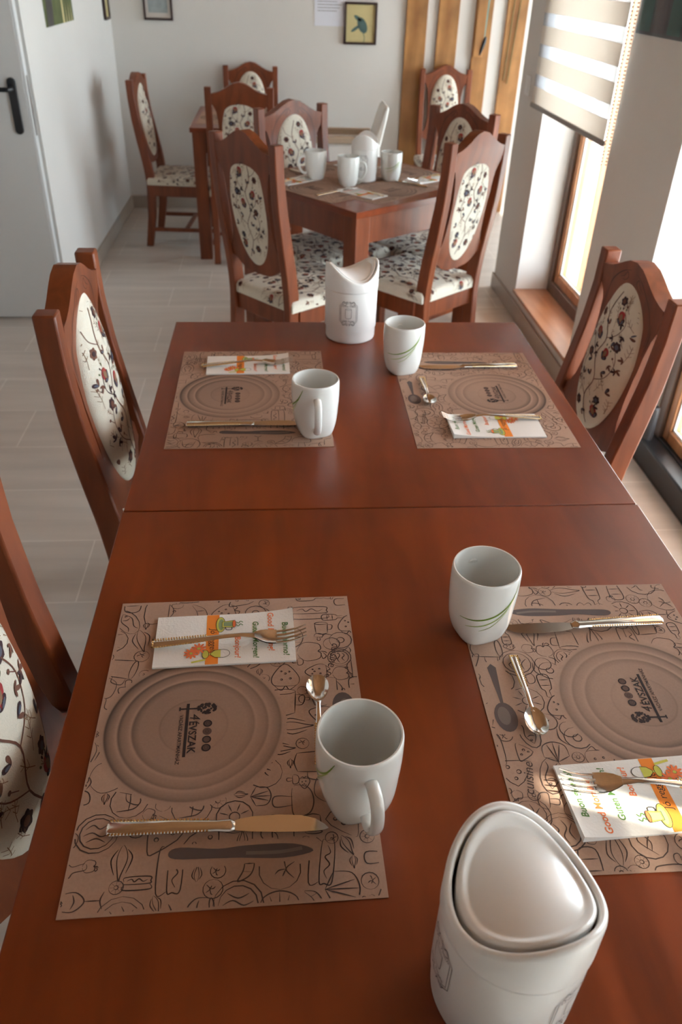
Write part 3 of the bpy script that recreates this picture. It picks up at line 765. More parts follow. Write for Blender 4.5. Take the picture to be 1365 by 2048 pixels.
# ------------------------------------------------------------------ placemats
MWD, MHT = .4696, .332
def S_(*pts, n=5, closed=False): return cr(pts, n, closed)
def doodles():
    C = lambda x, y, r, **k: circ(x, y, r, 14, **k)+([circ(x, y, r, 14, **k)[0]] if not k.get('a1') else [])
    D = []
    D.append([C(0, 0, .42), S_((-.15, .3), (0, .12), (.2, .28)), S_((0, .12), (.02, -.02), (.1, -.1)), S_((0, .12), (-.2, .08), (-.25, 0)), S_((0, .12), (.15, .05))])   # tomato
    D.append([S_((-.16, .45), (-.2, .15), (0, -.05), (.2, .15), (.16, .45)), C(0, .45, .16, ry=.05), [(0, -.05), (0, -.38)], S_((-.18, -.42), (0, -.36), (.18, -.42)), S_((-.15, .2), (0, .15), (.15, .2))])  # glass
    D.append([S_((-.07, .5), (-.07, .25), (-.18, .1), (-.18, -.45), (.18, -.45), (.18, .1), (.07, .25), (.07, .5), closed=True), [(-.17, 0), (.17, 0)], [(-.17, -.25), (.17, -.25)]])  # bottle
    D.append([S_((-.3, .25), (-.32, -.05), (0, -.45), (.32, -.05), (.3, .25), (0, .3), closed=True), S_((-.3, .25), (-.1, .42), (0, .3), (.12, .44), (.3, .25)), C(-.12, .05, .025), C(.1, .08, .025), C(0, -.12, .025), C(.1, -.2, .02), C(-.1, -.18, .02)])  # strawberry
    D.append([C(0, 0, .46), C(0, 0, .36), S_((-.25, .1), (-.1, .2), (.05, .1), (.2, .2)), S_((-.28, -.05), (-.1, .02), (.1, -.08), (.28, 0)), S_((-.2, -.2), (0, -.12), (.2, -.22))])  # plate of pasta
    D.append([C(0, 0, .48, ry=.26), S_((-.35, 0), (-.1, .14), (.2, .08), (.34, .14)), S_((-.35, 0), (-.1, -.14), (.2, -.07), (.34, -.12)), C(-.22, .03, .025), S_((-.12, .1), (-.08, 0), (-.12, -.1))])  # fish
    D.append([S_((-.45, .1), (-.4, .25), (.4, .25), (.45, .1), (.4, 0), (-.4, 0), closed=True), S_((-.42, 0), (-.45, -.2), (.45, -.2), (.42, 0)), S_((-.35, .12), (-.2, .18), (-.1, .08), (.05, .18), (.2, .08), (.35, .15))])  # hot dog
    D.append([S_((-.35, .05), (-.3, .35), (0, .45), (.3, .35), (.35, .05), (0, 0), closed=True), S_((-.1, .02), (-.12, -.35), (.12, -.35), (.1, .02))])  # mushroom
    D.append([[(-.3, .3), (-.26, -.35)], S_((-.26, -.35), (0, -.42), (.26, -.35)), [(.26, -.35), (.3, .3)], C(0, .3, .3, ry=.08), S_((.3, .2), (.5, .15), (.45, -.1), (.28, -.12))])  # cup
    D.append([C(0, 0, .42), C(0, 0, .12)]+[[(.15*math.cos(a), .15*math.sin(a)), (.36*math.cos(a), .36*math.sin(a))] for a in [i*PI/4 for i in range(8)]])  # citrus slice
    D.append([S_((-.45, -.1), (-.3, .2), (0, .3), (.3, .2), (.45, -.1), (.2, .02), (0, .06), (-.2, .02), closed=True), [(-.2, .02), (-.22, .22)], [(0, .06), (0, .3)], [(.2, .02), (.22, .22)]])  # croissant
    D.append([S_((0, -.4), (-.35, -.2), (-.3, .2), (-.1, .28), (0, .2), (.1, .28), (.3, .2), (.35, -.2), closed=True), S_((0, .2), (.03, .38), (.1, .45)), S_((.05, .32), (.2, .42), (.3, .32), (.12, .28))])  # apple
    D.append([S_((-.4, .3), (-.45, -.3), (.45, -.3), (.4, .3), closed=False, n=3), [(-.4, .3), (.4, .3)], S_((-.45, .1), (-.55, .1), (-.5, 0)), S_((-.3, .3), (-.1, .42), (.1, .42), (.3, .3)), C(0, .45, .04)])  # pot
    D.append([S_((-.4, -.2), (-.35, .2), (0, .35), (.35, .2), (.4, -.2)), [(-.4, -.2), (0, -.4)], [(.4, -.2), (0, -.4)], [(0, -.4), (-.2, .25)], [(0, -.4), (0, .33)], [(0, -.4), (.2, .25)]])  # shell
    D.append([S_((-.4, -.15), (0, .35), (.4, -.15), (.35, -.3), (-.35, -.3), closed=True, n=3), C(-.1, -.02, .05), C(.12, -.15, .04), C(0, .15, .035)])  # pizza slice
    D.append([C(0, 0, .42), S_((-.25, -.25), (-.1, .2), (.1, .2), (.0, -.05), (-.2, -.1)), S_((.25, -.25), (.2, .1), (.05, .25)), S_((-.2, 0), (0, .02), (.25, 0))])  # pretzel
    D.append([S_((-.4, 0), (-.1, .12), (.3, .02), (.42, 0), (.3, -.04), (-.1, -.1), closed=True), S_((-.3, .1), (-.1, .22), (.25, .12)), S_((-.3, -.1), (-.05, -.22), (.28, -.12))])  # leaf / bean
    D.append([C(-.1, 0, .3), C(.15, .12, .22), C(-.1, 0, .1), S_((-.3, .25), (-.1, .42), (.2, .4)), S_((.1, -.2), (.3, -.25), (.4, -.1))])  # fried egg
    return D
DOOD = doodles()
def cutlery_print(m, fn):
    # printed knife right of the plate, printed teaspoon above it
    m.blob(cr([(.170, -.062), (.178, -.055), (.180, -.01), (.181, .015), (.184, .06), (.178, .092), (.168, .07), (.167, .02), (.169, -.01), (.165, -.05)], 4, True), 2, fn)
    m.ribbon(cr([(.176, .02), (.177, .055), (.174, .08)], 4), .004, 3, lambda a, b: (*fn(a, b)[:2], fn(a, b)[2]+.0001))
    b0 = .142
    m.blob(circ(-.020, b0, .024, 20, .0145), 2, fn); m.blob(circ(-.018, b0+.002, .015, 16, .008), 3, lambda a, b: (*fn(a, b)[:2], fn(a, b)[2]+.0001))
    m.blob([(.002, b0-.002), (.022, b0-.003), (.066, b0-.006), (.073, b0), (.066, b0+.006), (.022, b0+.003), (.002, b0+.002)], 2, fn)
def logo(m, fn):
    cy0 = -.0
    # baseline bar, tree, text, season discs  (a -> right, b -> up)
    m.ribbon([(-.036, -.0560), (.047, -.0560)], .0036, 4, fn)
    m.ribbon([(-.0275, -.0655), (-.0275, -.040)], .0024, 4, fn); m.ribbon([(-.0305, -.0660), (-.0245, -.0660)], .002, 4, fn)
    rnd = random.Random(5)
    for k in range(110):
        a = rnd.uniform(0, 2*PI); q = math.sqrt(rnd.random()); x = -.0275+.0085*q*math.cos(a); y = -.0320+.0115*q*math.sin(a)
        if any(math.hypot(x-hx, y-hy) < .0021 for hx, hy in ((-.0275, -.031), (-.0235, -.0265), (-.031, -.0275), (-.0245, -.036))): continue
        m.blob(circ(x, y, .0017, 6), 4, fn)
    put_text(m, '4', -.0185, -.0525, .0190, 4, fn, shear=.2)
    put_text(m, '\u00c9VSZAK', -.0068, -.0525, .0135, 4, fn, bold=.0003, space=1.04)
    put_text(m, 'VAD\u00c1SZ APARTMANH\u00c1Z', -.018, -.0655, .0066, 4, fn, bold=.0001)
    for k in range(4):
        x = -.0027+k*.0124; y = -.0300
        m.blob(circ(x, y, .0056, 20), 4 if k != 1 else 5, fn); m.blob(circ(x, y, .0038, 16), 5, lambda a, b: (*fn(a, b)[:2], fn(a, b)[2]+.0001))
        if k != 2:
            for j in range(6): m.blob(circ(x+.0021*math.cos(j*PI/3), y+.0021*math.sin(j*PI/3), .0006, 6), 4, lambda a, b: (*fn(a, b)[:2], fn(a, b)[2]+.0002))
def make_mat(seed, full=True, curl=0.):
    rnd = random.Random(seed); m = MB(); nx, ny = 24, 16
    def zz(u, v):
        q = max(0, (abs(u)-.19)/.045)**2*max(0, abs(v)-.08)/.08
        return .0010+curl*q
    fn0 = lambda i, j: (-MWD/2+MWD*i/(nx-1), -MHT/2+MHT*j/(ny-1), zz(-MWD/2+MWD*i/(nx-1), -MHT/2+MHT*j/(ny-1)))
    m.grid(fn0, nx, ny, 0)
    ed = [(-MWD/2, -MHT/2), (MWD/2, -MHT/2), (MWD/2, MHT/2), (-MWD/2, MHT/2)]
    fn = lambda u, v: (u, v, zz(u, v)+.00025)
    m.add([(p[0], p[1], .0002) for p in ed]+[(p[0], p[1], zz(*p)) for p in ed], [(3, 2, 1, 0)]+[(i, (i+1) % 4, 4+(i+1) % 4, 4+i) for i in range(4)])
    if full:
        inside = lambda x, y: abs(x) < MWD/2-.0015 and abs(y) < MHT/2-.0015 and math.hypot(x, y+.047) > .114 and not (.162 < x < .188 and -.066 < y < .094) and not (-.047 < x < .076 and .126 < y < .159)
        placed = []; tries = 0; items = []
        for r0 in (.025, .020, .0155, .0115, .0085):
            for _ in range(1500):
                x = rnd.uniform(-MWD/2-.008, MWD/2+.008); y = rnd.uniform(-MHT/2-.008, MHT/2+.008); r = r0*rnd.uniform(.92, 1.1)
                if math.hypot(x, y+.047) < .112+r*.1: continue
                if any((x-a)**2+(y-b)**2 < ((r+c)*.79)**2 for a, b, c in placed): continue
                if (.15 < x < .2 and -.07 < y < .1 and abs(x-.175) < r*.5): continue
                placed.append((x, y, r))
        for k, (x, y, r) in enumerate(placed):
            d = DOOD[rnd.randrange(len(DOOD))] if r > .0125 else DOOD[rnd.choice([0, 3, 7, 9, 11, 16])]
            a = rnd.choice([0, 0, PI/2, -PI/2, rnd.uniform(-.5, .5), PI]); c, s = math.cos(a)*r*2.1, math.sin(a)*r*2.1
            for st in d:
                m.ribbon([(x+c*p[0]-s*p[1], y+s*p[0]+c*p[1]) for p in st], .0015 if r > .0125 else .0011, 1, fn, taper=True, step=.005, ok=inside)
        put_text(m, 'cuisine', -.135, .136, .017, 1, fn, rot=R(-12), shear=.2)
        cutlery_print(m, fn); logo(m, fn)
    else:
        cutlery_print(m, fn); logo(m, fn)
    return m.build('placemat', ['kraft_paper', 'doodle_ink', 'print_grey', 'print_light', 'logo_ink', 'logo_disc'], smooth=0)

# mugs ---------------------------------------------------------------
MUGP = [(0, .0305), (.003, .0328), (.012, .0362), (.028, .0408), (.045, .0438), (.065, .0458), (.085, .0466), (.100, .0466), (.110, .0462), (.1135, .0455)]
def make_mug(handle, design, name='mug'):
    root = empty(name); m = MB(); n = 56
    def rad(z, a):
        r = interp(MUGP, z); k = max(0, 1-z/.05)**1.2*.55
        e = 2+2.4*k; c, s = abs(math.cos(a-.3)), abs(math.sin(a-.3))
        return r*(1/((c**e+s**e)**(1/e)))*(1-.05*k)
    zs = [0, .002, .005, .010, .016, .024, .034, .045, .057, .070, .083, .095, .104, .110, .1128, .1138]
    rows = [[((rad(z, 2*PI*i/n))*math.cos(2*PI*i/n), rad(z, 2*PI*i/n)*math.sin(2*PI*i/n), z) for i in range(n)] for z in zs]
    rows[-1] = [((rad(.1138, 2*PI*i/n)-.0008)*math.cos(2*PI*i/n), (rad(.1138, 2*PI*i/n)-.0008)*math.sin(2*PI*i/n), .1142) for i in range(n)]
    rows.append([((rad(.1138, 2*PI*i/n)-.0026)*math.cos(2*PI*i/n), (rad(.1138, 2*PI*i/n)-.0026)*math.sin(2*PI*i/n), .1140) for i in range(n)])
    for z in (.110, .095, .07, .045, .028, .016, .010, .007):
        t = .0036 if z > .012 else .006
        rows.append([((rad(z, 2*PI*i/n)-t)*math.cos(2*PI*i/n), (rad(z, 2*PI*i/n)-t)*math.sin(2*PI*i/n), z) for i in range(n)])
    m.grid(lambda i, j: rows[j][i], n, len(rows), 0, True)
    m.add([(0, 0, .006)]+rows[-1], [(0, i+1, (i+1) % n+1) for i in range(n)]); m.add([(0, 0, .0)]+rows[0], [(0, (i+1) % n+1, i+1) for i in range(n)])
    def fn(u, v): a = design+u/.046; r = rad(v, a)+.0004; return (r*math.cos(a), r*math.sin(a), v)
    m.ribbon(cr([(-.070, .052), (-.045, .055), (-.018, .066), (.004, .085), (.016, .108)], 8), .0028, 1, fn, taper=True, step=.003)
    m.ribbon(cr([(-.060, .040), (-.035, .047), (-.012, .062), (.008, .088)], 8), .0021, 2, fn, taper=True, step=.003)
    m.ribbon(cr([(-.040, .036), (-.022, .046), (.0, .072)], 8), .0012, 2, fn, taper=True, step=.003)
    m.build('cup', ['porcelain', 'leaf_green', 'leaf_light'], root, smooth=60)
    h = MB(); c, s = math.cos(handle), math.sin(handle)
    path = cr([(.042, .088), (.054, .091), (.068, .086), (.074, .070), (.072, .050), (.062, .032), (.050, .024), (.038, .026)], 6)
    h.tube([(c*p[0], s*p[0], p[1]) for p in path], [.0072]*len(path), 14, sq=.72)
    h.build('handle', 'porcelain', root)
    return root

# cutlery -------------------------------------------------------------
def strip(m, st, mi=0, n=10):
    """st: (s, halfwidth, zcentre, halfthickness) along +Y, rounded section"""
    m.grid(lambda i, j: (st[j][1]*math.cos(2*PI*i/n), st[j][0], st[j][2]+st[j][3]*math.sin(2*PI*i/n)), n, len(st), mi, True)
    for j in (0, len(st)-1):
        k = [(st[j][1]*math.cos(2*PI*i/n), st[j][0], st[j][2]+st[j][3]*math.sin(2*PI*i/n)) for i in range(n)]
        m.add(k, [tuple(range(n)) if j else tuple(range(n))[::-1]], mi)
def beads(root, y0, y1, hw0, hw1, z0, z1, name='beaded_border'):
    b = MB(); n = int((y1-y0)/.0036)
    for k in range(n+1):
        t = k/n; y = y0+(y1-y0)*t; h = hw0+(hw1-hw0)*t; z = z0+(z1-z0)*t
        for s in (-1, 1): b.sphere((s*h, y, z), .0013, 4)
    for k in range(5): b.sphere((-hw0+2*hw0*k/4, y0, z0), .0013, 4)
    b.build(name, 'gold', root)
def make_fork():
    root = empty('fork')
    m = MB(); strip(m, [(0, .0065, .0035, .0013), (.004, .0078, .0036, .0016), (.06, .0062, .0075, .0016), (.10, .0040, .0115, .0016), (.125, .0036, .0125, .0018), (.142, .0055, .0105, .0016)]); m.build('handle', 'steel', root)
    beads(root, .002, .075, .0074, .0056, .005, .0100)
    m = MB(); nx = 9
    rows = [(.142, .0055, .0105, 0), (.150, .0100, .0075, .0016), (.158, .0128, .0048, .0024), (.166, .0134, .0034, .0026), (.173, .0130, .0032, .0022)]
    for sg, fl in ((.0009, False), (-.0009, True)):
        m.grid(lambda i, j: (rows[j][1]*(-1+2*i/(nx-1)), rows[j][0], rows[j][2]+rows[j][3]*(-1+2*i/(nx-1))**2+sg), nx, len(rows), 0, flip=fl)
    for k in range(4):
        x = -.0112+k*.00747
        m.tube([(x, .171, .0042), (x, .185, .0050), (x*.98, .200, .0085), (x*.96, .214, .0150)], [.0018, .0016, .0014, .0007], 8)
    m.build('tines', 'steel', root)
    return root
def make_knife():
    root = empty('table_knife')
    m = MB(); strip(m, [(0, .0070, .0052, .0030), (.003, .0092, .0055, .0042), (.07, .0082, .0060, .0042), (.118, .0066, .0058, .0038), (.128, .0076, .0058, .0042), (.133, .0076, .0058, .0042), (.138, .0052, .0052, .0020)], n=14)
    m.build('handle', 'steel', root)
    beads(root, .003, .108, .0086, .0070, .0075, .0075)
    m = MB(); n = 20; sec = [(.134, -.005, .005), (.142, -.0085, .006), (.155, -.0110, .0075), (.185, -.0125, .0088), (.210, -.0110, .0092), (.226, -.0065, .0088), (.236, .0005, .0076), (.240, .0050, .0060)]
    top = [(a, s, .0050) for s, a, b in sec]+[(b, s, .0050) for s, a, b in reversed(sec)]
    bot = [(p[0]*.96, p[1], .0036) for p in top]; k = len(top)
    m.add(top+bot, [tuple(range(k)), tuple(range(k, 2*k))[::-1]]+[(i, (i+1) % k, k+(i+1) % k, k+i) for i in range(k)])
    m.build('blade', 'steel', root, smooth=20)
    return root
def make_spoon():
    root = empty('teaspoon')
    m = MB(); strip(m, [(0, .0048, .0030, .0012), (.003, .0060, .0032, .0014), (.045, .0048, .0058, .0014), (.075, .0030, .0080, .0014), (.092, .0028, .0070, .0015), (.102, .0048, .0050, .0012)]); m.build('handle', 'steel', root)
    beads(root, .002, .060, .0056, .0042, .0045, .0075)
    m = MB(); nr, na = 8, 28
    def bowl(off):
        def g(i, j):
            q = math.sin(PI/2*j/nr); a = 2*PI*i/na; x = .0145*q*math.cos(a); y = .1215+.0225*q*math.sin(a)*(1+.12*math.sin(a)*-1)
            return (x, y, .0012+.0062*q**2.2+off)
        return g
    m.grid(bowl(.0009), na, nr+1, 0, True); m.grid(bowl(0), na, nr+1, 0, True, flip=True)
    m.grid(lambda i, j: bowl(.0009 if j else 0)(i, nr), na, 2, 0, True, flip=True)
    m.build('bowl', 'steel', root, smooth=60)
    return root

# napkin ---------------------------------------------------------------
NAPM = ['napkin_paper', 'ink_orange_band', 'ink_orange', 'ink_green', 'ink_lime', 'ink_sage', 'ink_black']
def make_napkin(lift=.0):
    """folded paper napkin; local x in [-.049,.049] is its short side, y in [-.0965,.0965] its long side"""
    a, b = .0495, .0965; m = MB(); T_ = .0032
    def zt(u, v): return T_+.0008*math.sin(v*60+u*30)*max(0, 1-abs(u)/a*.8)+lift*max(0, (v-.02)/.07)**2*(-(u)/a*.5+.5)
    n1, n2 = 11, 21
    m.grid(lambda i, j: (-a+2*a*i/(n1-1), -b+2*b*j/(n2-1), zt(-a+2*a*i/(n1-1), -b+2*b*j/(n2-1))), n1, n2, 0)
    def edge(f0, f1, N):
        m.grid(lambda i, j: (*f0(i/(N-1)), .0004 if j == 0 else zt(*f0(i/(N-1)))), N, 2, 0)
    edge(lambda t: (-a+2*a*t, -b), 0, n1); edge(lambda t: (a-2*a*t, b), 0, n1); edge(lambda t: (a, -b+2*b*t), 0, n2); edge(lambda t: (-a, b-2*b*t), 0, n2)
    m.add([(-a, -b, .0004), (a, -b, .0004), (a, b, .0004), (-a, b, .0004)], [(3, 2, 1, 0)])
    e = lambda k: (lambda u, v: (u, v, zt(u, v)+.0002+.00012*k))
    m.ribbon([(-a+.0005, -.018), (a-.0005, -.018)], .0175, 1, e(0), step=.008)
    put_text(m, 'J\u00f3 reggelt!', -.022, -.021, .0125, 6, e(1), shear=.2)
    put_text(m, 'Bonjour!', -.001, .0135, .0115, 2, e(1), shear=.15, bold=.0002)
    put_text(m, 'Guten Morgen!', -.0300, .0385, .0115, 3, e(1), shear=.15, bold=.0002)
    put_text(m, 'Good Morning!', -.0455, .0600, .0120, 2, e(1), shear=.15, bold=.0002)
    put_text(m, 'Buon giorno!', -.0235, .0800, .0120, 3, e(1), shear=.15, bold=.0002)
    # coffee cup on saucer
    m.blob(circ(-.028, -.007, .0155, 20, .0065), 4, e(2)); m.ribbon(circ(-.028, -.007, .0155, 24, .0065), .0007, 6, e(3), closed=True)
    m.blob(circ(-.028, -.006, .0115, 20, .0042), 5, e(3))
    m.blob([(-.0335, -.005), (-.0225, -.005), (-.0205, .012), (-.0355, .012)], 4, e(4)); m.ribbon([(-.0335, -.005), (-.0225, -.005), (-.0205, .012), (-.0355, .012)], .0007, 6, e(5), closed=True)
    m.blob([(-.0325, -.003), (-.0245, -.003), (-.023, .009), (-.033, .009)], 5, e(5))
    m.blob(circ(-.028, .012, .0076, 16, .0022), 2, e(6)); m.ribbon(circ(-.028, .012, .0076, 18, .0024), .0006, 6, e(7), closed=True)
    m.ribbon(cr([(-.021, .009), (-.0165, .008), (-.017, .001), (-.022, .0)], 5), .0012, 6, e(4))
    for q in (0, .006): m.ribbon(cr([(-.032+q, .015), (-.029+q, .018), (-.033+q, .021), (-.030+q, .0245)], 5), .0012, 3, e(4))
    # egg in cup, spoon, daisies
    m.blob(circ(.030, -.003, .0075, 18, .0095), 0, e(2)); m.ribbon(circ(.030, -.003, .0075, 22, .0095), .0007, 6, e(3), closed=True)
    m.blob([(.0222, -.006), (.0378, -.006), (.0365, -.014), (.0315, -.0195), (.0285, -.0195), (.0235, -.014)], 4, e(4))
    m.ribbon([(.0222, -.006), (.0235, -.014), (.0285, -.0195), (.0315, -.0195), (.0365, -.014), (.0378, -.006)], .0007, 6, e(5))
    m.blob(circ(.030, -.0265, .0080, 16, .0045), 4, e(4)); m.ribbon(circ(.030, -.0265, .0080, 18, .0045), .0006, 6, e(5), closed=True)
    m.ribbon([(.040, -.026), (.044, -.045)], .0032, 4, e(4)); m.ribbon([(.030, -.0195), (.030, -.023)], .003, 4, e(4))
    for (x, y, r) in ((.027, -.046, .0105), (.018, -.036, .0110)):
        for k in range(10):
            t = 2*PI*k/10; m.blob(circ(x+r*.6*math.cos(t), y+r*.6*math.sin(t), r*.42, 8, r*.16, rot=t), 2, e(5))
        m.blob(circ(x, y, r*.2, 8), 4, e(6))
    return m.build('paper_napkin', NAPM, smooth=0)

# bin ------------------------------------------------------------------
def make_bin(th_high, rz_label, avg=.175, amp=.019):
    """tabletop waste bin: cylindrical body, saddle shaped rim and swing lid"""
    root = empty('tabletop_bin'); n = 96
    RB = .0645
    def put(r, a, z): return (r*math.cos(a), r*math.sin(a), z)
    m = MB()
    pr = [(0, 0), (.058, 0), (.0612, .002), (.0625, .006), (.0628, .030), (.0636, .0312), (RB+.0002, .033), (RB+.0006, .130)]
    m.grid(lambda i, j: put(pr[j][0], 2*PI*i/n, pr[j][1]), n, len(pr), 0, True)
    def fn(u, v): a = rz_label+u/.065; r = RB+.0010; return (r*math.cos(a), r*math.sin(a), v)
    for da in (0, 2*PI/3, 4*PI/3):
        f = (lambda u, v, da=da: (lambda a: ((RB+.0010)*math.cos(a), (RB+.0010)*math.sin(a), v))(rz_label+da+u/.065))
        w, h, z = .019, .027, .081
        oc = lambda w, h, c: [(-w, z-h+c), (-w, z+h-c), (-w+c, z+h), (w-c, z+h), (w, z+h-c), (w, z-h+c), (w-c, z-h), (-w+c, z-h)]
        m.ribbon(oc(w+.003, h+.002, .010), .0007, 1, f, closed=True, step=.004); m.ribbon(oc(w, h-.001, .008), .0007, 1, f, closed=True, step=.004)
        for s in (-1, 1):
            for t in (-1, 1):
                m.ribbon([(s*(.003+.013*k/8+.0), z+t*(h+.004-.004*math.sin(k*.8)-.0016*k*.5)) for k in range(9)], .0011, 1, f, step=.003)
                m.ribbon(cr([(s*.004, z+t*(h-.003)), (s*.010, z+t*(h-.007)), (s*.015, z+t*(h-.004))], 5), .0010, 1, f, step=.003)
        m.ribbon(cr([(-.0075, z+.011), (-.0072, z-.008), (-.004, z-.012), (.004, z-.012), (.0072, z-.008), (.0075, z+.011)], 5), .0008, 1, f, step=.003)
        m.ribbon(circ(0, z+.011, .0075, 18, .0018), .0006, 1, f, closed=True, step=.003)
        put_text(m, 'La Fine Touch', 0, z+.0165, .0058, 1, f, center=True, shear=.25)
        put_text(m, 'Table Soir\u00e9e', 0, z-.0205, .0058, 1, f, center=True, shear=.25)
    m.build('body', ['bin_porcelain', 'bin_print'], root, smooth=50)
    # rim section
    def zr(a, q=1.): return avg+amp*math.cos(2*(a-th_high))*q
    m = MB()
    pts = [(RB-.001, .128, 0), (RB+.0014, .1295, 0), (RB+.0018, .134, 0), (RB+.0014, -.006, 1), (RB+.0006, -.0012, 1), (RB-.0018, 0, 1), (RB-.0045, -.0012, 1), (RB-.0055, -.004, 1), (RB-.0060, -.03, 1)]
    m.grid(lambda i, j: put(pts[j][0], 2*PI*i/n, pts[j][1] if not pts[j][2] else pts[j][1]+zr(2*PI*i/n)), n, len(pts), 0, True)
    m.build('rim', 'bin_porcelain', root, smooth=60)
    m = MB(); RI = RB-.0060
    m.grid(lambda i, j: put(RI if j < 1 else .001, 2*PI*i/n, zr(2*PI*i/n)-.020 if j < 1 else avg-.030), n, 2, 0, True); m.build('inner_well', 'dark_gap', root)
    m = MB(); RLd = RB-.0080; ox = .0018
    def sm(t): t = max(0., min(1., t)); return t*t*(3-2*t)
    lp = [(1.0, -.016), (1.0, -.0045), (.994, -.0022), (.980, -.0008), (.960, -.0001)]
    lp += [(.945-.0150*k, -.0048*sm(k/9)) for k in range(10)]+[(.78-.78*k/10+.0005, -.0048) for k in range(11)]
    m.grid(lambda i, j: put(RLd*lp[j][0], 2*PI*i/n, zr(2*PI*i/n, lp[j][0]**2)+lp[j][1]-.0010), n, len(lp), 0, True)
    o = m.build('swing_lid', 'bin_porcelain', root, smooth=60)
    o.location = (.0010, .0012, 0)
    return root

# ------------------------------------------------------------------ table settings
TZ = .75
protoF, protoK, protoS = make_fork(), make_knife(), make_spoon()
protoN = make_napkin(.006); protoM = {}
used = set()
def inst(p, loc, rz, rx=0.):
    o = p if p.name not in used else copy_tree(p)
    used.add(p.name); o.location = loc; o.rotation_euler = (rx, 0, rz)
    return o
def setting(cx, cy, ang, mat, where, parts, fz=0.):
    """ang: direction of the mat's width (the diner's right hand)"""
    c, s = math.cos(ang), math.sin(ang)
    W = lambda a, b, z: (cx+c*a-s*b, cy+s*a+c*b, TZ+z+fz)
    mat.location = (cx, cy, TZ+fz); mat.rotation_euler = (0, 0, ang)
    tag(mat, 'kraft paper placemat with food drawings '+where, 'placemat', 'kraft placemats')
    for (k, a, b, rot) in parts:
        if k == 'napkin':
            o = inst(protoN, W(a, b, .0012), ang+R(rot)); tag(o, 'folded white napkin with orange band '+where, 'napkin', 'folded napkins')
        elif k == 'fork':
            o = inst(protoF, W(a, b, .0044), ang+R(rot), 0); tag(o, 'steel fork with beaded handle on the napkin '+where, 'fork', 'forks')
        elif k == 'knife':
            o = inst(protoK, W(a, b, .0010), ang+R(rot)); tag(o, 'steel table knife with beaded handle '+where, 'knife', 'table knives')
        elif k == 'spoon':
            o = inst(protoS, W(a, b, .0012), ang+R(rot)); tag(o, 'small steel teaspoon '+where, 'teaspoon', 'teaspoons')
LNL, LNR, LFL, LFR = ('on the nearest table, left side', 'on the nearest table, right side', 'beyond the table seam, left side', 'beyond the table seam, right side')
mNL = make_mat(11, True, 0)
setting(.207, -.473, R(.94-90), mNL, LNL, [('napkin', -.150, -.013, 1), ('fork', -.1395, -.114, 1.5), ('knife', .141, -.130, -2), ('spoon', .072, .106, 88)])
mNR = make_mat(12, True, 0)
setting(.697, -.458, R(-.34+90), mNR, LNR, [('napkin', -.143, .005, 3), ('fork', -.143, -.108, -5), ('knife', .148, -.130, 3), ('spoon', .085, .108, 90)])
mFL = make_mat(13, True, 0)
setting(.209, .448, R(.53-90), mFL, LFL, [('napkin', -.150, -.010, 1), ('fork', -.135, -.118, 5), ('knife', .145, -.130, 0)])
mFR = make_mat(14, True, 0)
setting(.710, .438, R(-.395+90), mFR, LFR, [('napkin', -.147, -.010, 0), ('fork', -.122, -.114, 1), ('knife', .148, -.128, 2), ('spoon', .085, .111, 90)])
LA, LB, LC, LD = 'on the angled table, left corner', 'on the angled table, near side', 'on the angled table, far side', 'on the angled table, window side'
simple_mat = make_mat(21, False)
def mat_copy(): 
    o = simple_mat.copy(); col.objects.link(o); return o
full2 = mFL.copy(); col.objects.link(full2); full3 = mFR.copy(); col.objects.link(full3); full4 = mNL.copy(); col.objects.link(full4)
full5 = mNR.copy(); col.objects.link(full5)
P4 = [('napkin', -.147, -.010, 0), ('fork', -.137, -.114, 1), ('knife', .148, -.128, 0)]
setting(.460, 2.430, R(-50), full2, LA, [('napkin', -.147, -.010, 0), ('fork', -.137, -.114, 1), ('knife', .118, -.140, 0)], .0017)
setting(.724, 2.425, R(44), full3, LB, P4+[('spoon', .075, .112, 90)])
setting(.525, 2.738, R(217), full4, LC, P4)
setting(.842, 2.700, R(128), full5, LD, P4, .0017)
for (x, y, a, lb) in ((-.035, 4.22, -90, 'plain brown placemat on the corner table, left side'), (.19, 4.04, 0, 'plain brown placemat on the corner table, near side'), (.18, 4.50, 180, 'plain brown placemat on the corner table, wall side')):
    o = simple_mat if x < 0 else mat_copy()
    o.location = (x, y, TZ+(.0 if a == -90 else .0016 if a == 0 else .0)); o.rotation_euler = (0, 0, R(a)); tag(o, lb, 'placemat', 'kraft placemats on the corner table')

def mug_at(x, y, z, handle, design, label, group):
    o = make_mug(R(handle), R(design)); o.location = (x, y, z); o.scale = (1.02, 1.02, 1.02); tag(o, label, 'mug', group); return o
G1, G2 = 'white mugs on the joined tables', 'white mugs on the angled table'
mug_at(.353, -.588, TZ+.0014, -80, 212, 'white mug at the nearest left placemat, handle towards us', G1)
mug_at(.551, -.315, TZ+.0014, 100, -55, 'white mug with green grass blades at the nearest right placemat', G1)
mug_at(.342, .278, TZ+.0014, -88, 217, 'white mug beyond the table seam, on the left placemat, handle towards us', G1)
mug_at(.559, .573, TZ+.0014, 95, -62, 'white mug with green blades beyond the table seam, right of the far white bin', G1)
mug_at(.440, 2.585, TZ+.0032, 190, 90, 'left mug on the angled table, handle to the left', G2)
mug_at(.575, 2.470, TZ+.0032, -5, 120, 'middle mug on the angled table, handle to the right', G2)
mug_at(.774, 2.580, TZ+.0032, 100, -50, 'right mug on the angled table with green blades', G2)
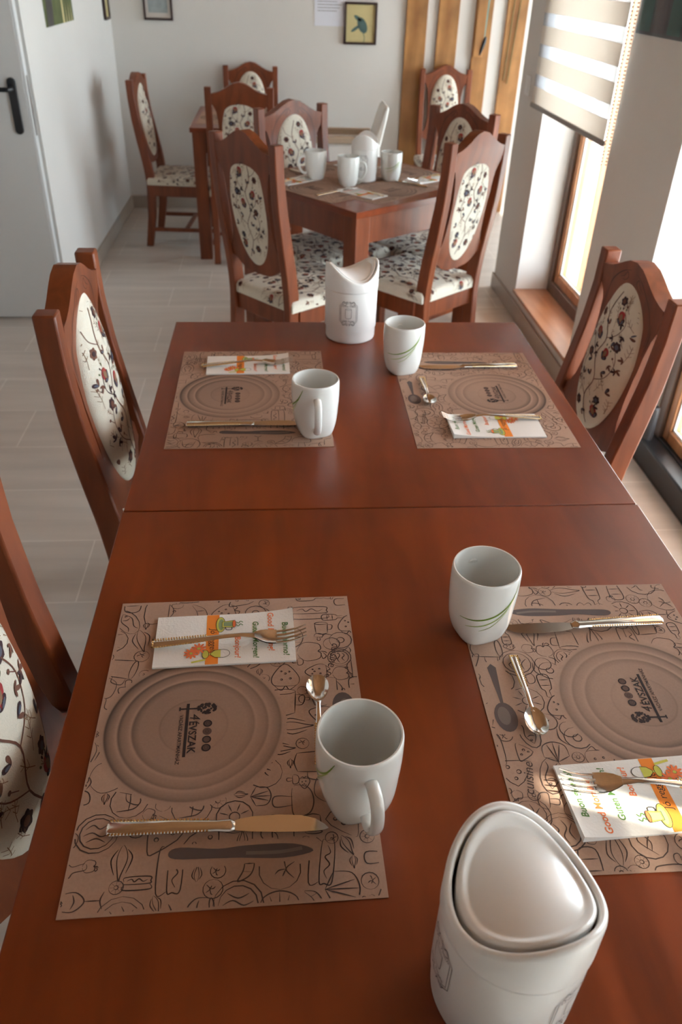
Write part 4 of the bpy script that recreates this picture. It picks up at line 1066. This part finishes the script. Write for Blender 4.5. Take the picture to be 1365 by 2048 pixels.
o = make_bin(R(107.5), R(187)); o.location = (.468, -.795, TZ+.0002); tag(o, 'large white tabletop bin with swing lid at the bottom right of the photo', 'tabletop bin', 'white tabletop bins')
o = make_bin(R(18), R(-100)); o.location = (.453, .787, TZ+.0002); tag(o, 'white tabletop bin at the far edge of the joined tables', 'tabletop bin', 'white tabletop bins')
o = make_bin(R(75), R(20)); o.location = (.652, 2.565, TZ+.0034); o.scale = (.88, .88, 1.0); tag(o, 'white tabletop bin in the middle of the angled table', 'tabletop bin', 'white tabletop bins')

# ------------------------------------------------------------------ high chair at the back wall
root = tag(empty('high_chair', (.78, 4.5, 0)), 'cream and beige baby high chair standing in front of the back wall', 'high chair')
m = MB()
for sx in (-1, 1):
    for sy_ in (-1, 1):
        q = MB(); q.tube([(sx*.22, sy_*.24, 0), (sx*.13, sy_*.12, .46)], .014, 10); q.build('leg', 'white_plastic', root)
m = MB(); m.box(-.17, .17, -.16, .16, .44, .49); m.box(-.30, .15, -.17, -.13, .46, .60); m.box(-.30, .15, .13, .17, .46, .60)
m.build('seat_shell', 'highchair_shell', root, bevel=.018, segs=3)
m = MB(); prf = [(.07, .46), (.13, .50), (.16, .60), (.185, .72), (.20, .80), (.185, .82), (.165, .79), (.14, .70), (.11, .60), (.085, .54), (.02, .50)]
k = len(prf)
m.add([(p[0], -.15, p[1]) for p in prf]+[(p[0], .15, p[1]) for p in prf], [tuple(range(k))[::-1], tuple(range(k, 2*k))]+[(i, (i+1) % k, k+(i+1) % k, k+i) for i in range(k)])
m.build('backrest', 'highchair_shell', root, bevel=.012, segs=3)
m = MB(); m.box(-.32, .12, -.185, -.150, .60, .640); m.build('armrest', 'beige_plastic', root, bevel=.010, segs=3)
m = MB(); m.box(-.32, .12, .150, .185, .60, .640); m.build('armrest', 'beige_plastic', root, bevel=.010, segs=3)
m = MB(); m.box(-.42, -.12, -.20, .20, .425, .450); m.build('tray', 'white_plastic', root, bevel=.012, segs=3)
m = MB(); m.box(-.02, .005, -.190, -.155, .595, .640); m.box(.055, .075, -.155, -.135, .50, .60); m.build('strap', 'black_plastic', root, bevel=.003)
